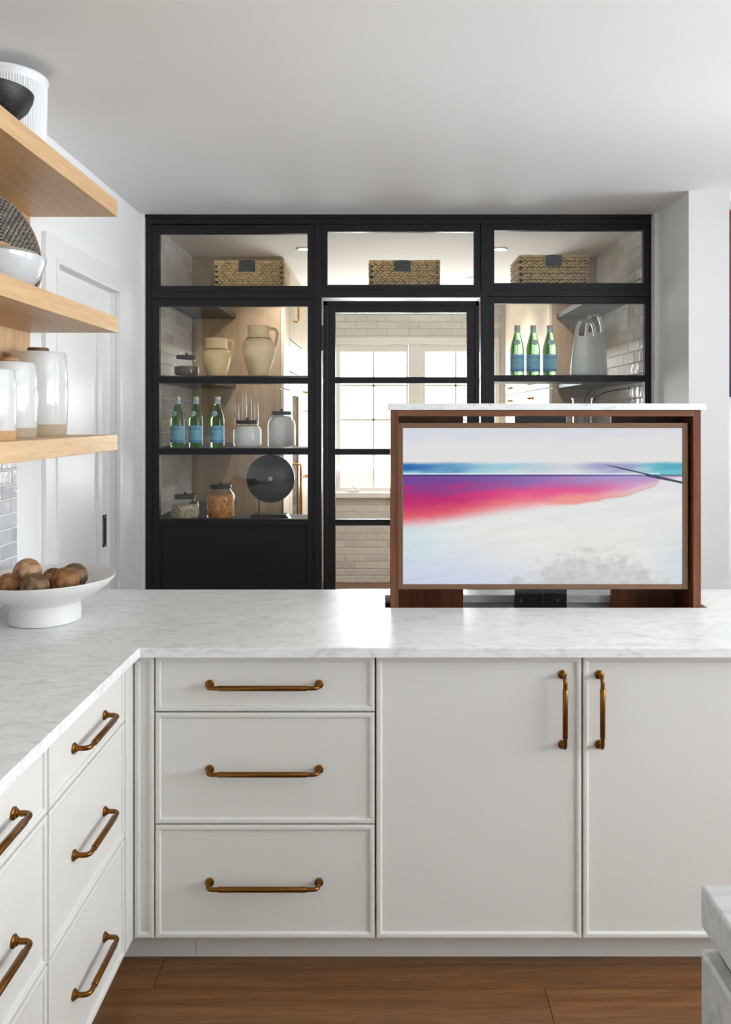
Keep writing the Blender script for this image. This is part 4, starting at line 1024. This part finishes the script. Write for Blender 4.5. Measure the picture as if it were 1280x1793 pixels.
for px in (453.5, 494): 
    dx = X(px, PY)-c.x; zr = c.z-math.sqrt(max(0, rD*rD-dx*dx))
    MB().tube([(X(px, PY), PY, TOPS['bottom']+.027), (X(px, PY), PY, zr+.004)], .0042, 10).build('stand_rod', M['black_matte'], t)
q0, q1 = X(437, PY), X(509, PY); b0 = TOPS['bottom']
MB().add([(q0, PY-.05, b0), (q1, PY-.05, b0), (q1, PY+.05, b0), (q0, PY+.05, b0), (q0+.022, PY-.04, b0+.028), (q1-.022, PY-.04, b0+.028), (q1-.022, PY+.04, b0+.028), (q0+.022, PY+.04, b0+.028)], [(0,3,2,1),(4,5,6,7),(0,1,5,4),(1,2,6,5),(2,3,7,6),(3,0,4,7)]).build('stand_base', M['black_matte'], t)

# pale handled vases (tapering bodies whose walls rise into an arched handle)
def bag_vase(pc, Y, w0, h, rotz, label, lean=0.0):
    cx_ = X(pc, Y); zz = TOPS['middle']; t = thing('handled_vase', (cx_, Y, zz), label, 'vase', 'pale handled ceramic vases')
    hb = h*.70; n_ = 40; vs = []; fs = []; prof = []
    def wd(f): return w0*(1-.10*f-.36*f*f)
    def P(r, a, zc, f):
        x = r*math.cos(a); y = r*.62*math.sin(a)
        return (cx_+x*math.cos(rotz)-y*math.sin(rotz)+lean*f*f, Y+x*math.sin(rotz)+y*math.cos(rotz), zz+zc)
    lev = [(0, 0.0, 0), (.93, 0.0, 0), (1, .006, 0)]+[(1, hb*k/10, 0) for k in range(1, 11)]
    rings_ = []
    mb = MB(); allv = []
    for (sc2, zc, _) in lev:
        f = zc/h; r = wd(f)*sc2
        allv.append([P(max(r, .0005), 2*math.pi*k/n_, zc, f) for k in range(n_)])
    f = hb/h
    allv.append([P(wd(f)-.006, 2*math.pi*k/n_, hb-.001, f) for k in range(n_)])
    allv.append([P(wd(f*.7)-.008, 2*math.pi*k/n_, hb*.5, f*.7) for k in range(n_)])
    allv.append([P(.001, 2*math.pi*k/n_, hb*.45, f*.7) for k in range(n_)])
    flat_ = [p for r_ in allv for p in r_]
    for q in range(len(allv)-1):
        for k in range(n_): fs.append((q*n_+k, q*n_+(k+1) % n_, (q+1)*n_+(k+1) % n_, (q+1)*n_+k))
    mb.add(flat_, fs, True).build('body', M['sage'], t)
    pts = []; xr = wd(hb/h)-.008
    for k in range(21):
        a = math.pi*k/20; ca_ = math.cos(a); xx = xr*(abs(ca_)**.45)*(1 if ca_ > 0 else -1)*(1-.22*math.sin(a)); zc = hb-.012+(h-hb+.004)*(math.sin(a)**.7)
        pts.append(Vector((cx_+xx*math.cos(rotz)+lean*(zc/h)**2, Y+xx*math.sin(rotz), zz+zc)))
    mb = MB().tube(pts, [.0085]*21, 10, 1.7, up=(math.cos(rotz), math.sin(rotz), 0)); mb.build('handle', M['sage'], t)
    mb = MB().tube([p+Vector((0, 0, .0005)) for p in pts[7:14]], [.0098]*7, 10, 1.7, up=(0, 0, 1)); mb.build('handle_wrap', M['taupe'], t)
bag_vase(1026, PY-.01, .094, .318, .35, 'front pale sage ceramic vase with an arched handle')
bag_vase(1041, PY+.145, .080, .372, .30, 'taller pale sage ceramic vase with an arched handle, standing behind its twin')

# glass vase with thin dark tubes, right bay
c = Vector((X(1019.5, PY), PY, TOPS['lower'])); hv_ = Z(697, PY)-c.z
t = thing('glass_vase', c, 'clear glass vase with a ribbed rim showing just above the television lid', 'vase')
MB().lathe([(0, 0), (.046, 0), (.05, .006), (.052, hv_-.03), (.054, hv_-.012), (.058, hv_-.006), (.058, hv_), (.054, hv_), (.050, hv_-.02), (.047, .01), (0, .008)], 44, c).build('glass_body', M['jar'], t)
pts = [PT(x_, y_, PY+.03) for x_, y_ in ((1030, 742), (1033, 712), (1042, 697), (1056, 688), (1078, 683), (1104, 680))]
tag(MB().tube(pts, [.004, .0042, .0042, .004, .0035, .0025], 8).build('curved_tube', pm('dark_twig', sr(64, 56, 50), .6), loc=c), 'thin dark curved tube arching out of the clear glass vase', 'branch')
pts = [PT(x_, y_, PY+.06) for x_, y_ in ((1021, 740), (1019, 705), (1017, 684), (1049, 674), (1092, 665))]
pts = [PT(x_, y_, PY+.015) for x_, y_ in ((1024, 745), (1024, 700), (1034, 681), (1049, 675), (1070, 670), (1094, 665))]
tag(MB().tube(pts, [.003, .003, .003, .003, .0025, .002], 8).build('straight_tube', pm('dark_tube_b', sr(58, 52, 48), .6), loc=c), 'thin dark nearly straight tube slanting up from the clear glass vase', 'branch')

# painting on the recessed wall at the right picture edge
pa = thing('painting', (2.1, 4.015, 1.65), 'rust and purple abstract painting just showing at the right picture edge', 'painting')
Yp = 4.0
pmx, nt, p_ = mat('rust_purple_paint'); tcn = nt.nodes.new('ShaderNodeTexCoord'); sx_ = nt.nodes.new('ShaderNodeSeparateXYZ'); rm_ = nt.nodes.new('ShaderNodeValToRGB')
nz = nt.nodes.new('ShaderNodeTexNoise'); nz.inputs['Scale'].default_value = 5; ad_ = nt.nodes.new('ShaderNodeMath'); ad_.operation = 'MULTIPLY_ADD'; ad_.inputs[1].default_value = .25
nt.links.new(tcn.outputs['Object'], sx_.inputs[0]); nt.links.new(tcn.outputs['Object'], nz.inputs['Vector']); nt.links.new(nz.outputs['Fac'], ad_.inputs[0]); nt.links.new(sx_.outputs['Z'], ad_.inputs[2])
e = rm_.color_ramp.elements; e[0].position = .15; e[0].color = sr(60, 44, 92); e[1].position = .95; e[1].color = sr(150, 70, 50); k_ = e.new(.6); k_.color = sr(120, 62, 80)
nt.links.new(ad_.outputs[0], rm_.inputs['Fac']); nt.links.new(rm_.outputs['Color'], p_.inputs['Base Color']); p_.inputs['Roughness'].default_value = .6
MB().box(X(1279, Yp), 2.6, Yp-.02, 4.018, Z(695, Yp), Z(367, Yp), .002).build('canvas', pmx, pa)
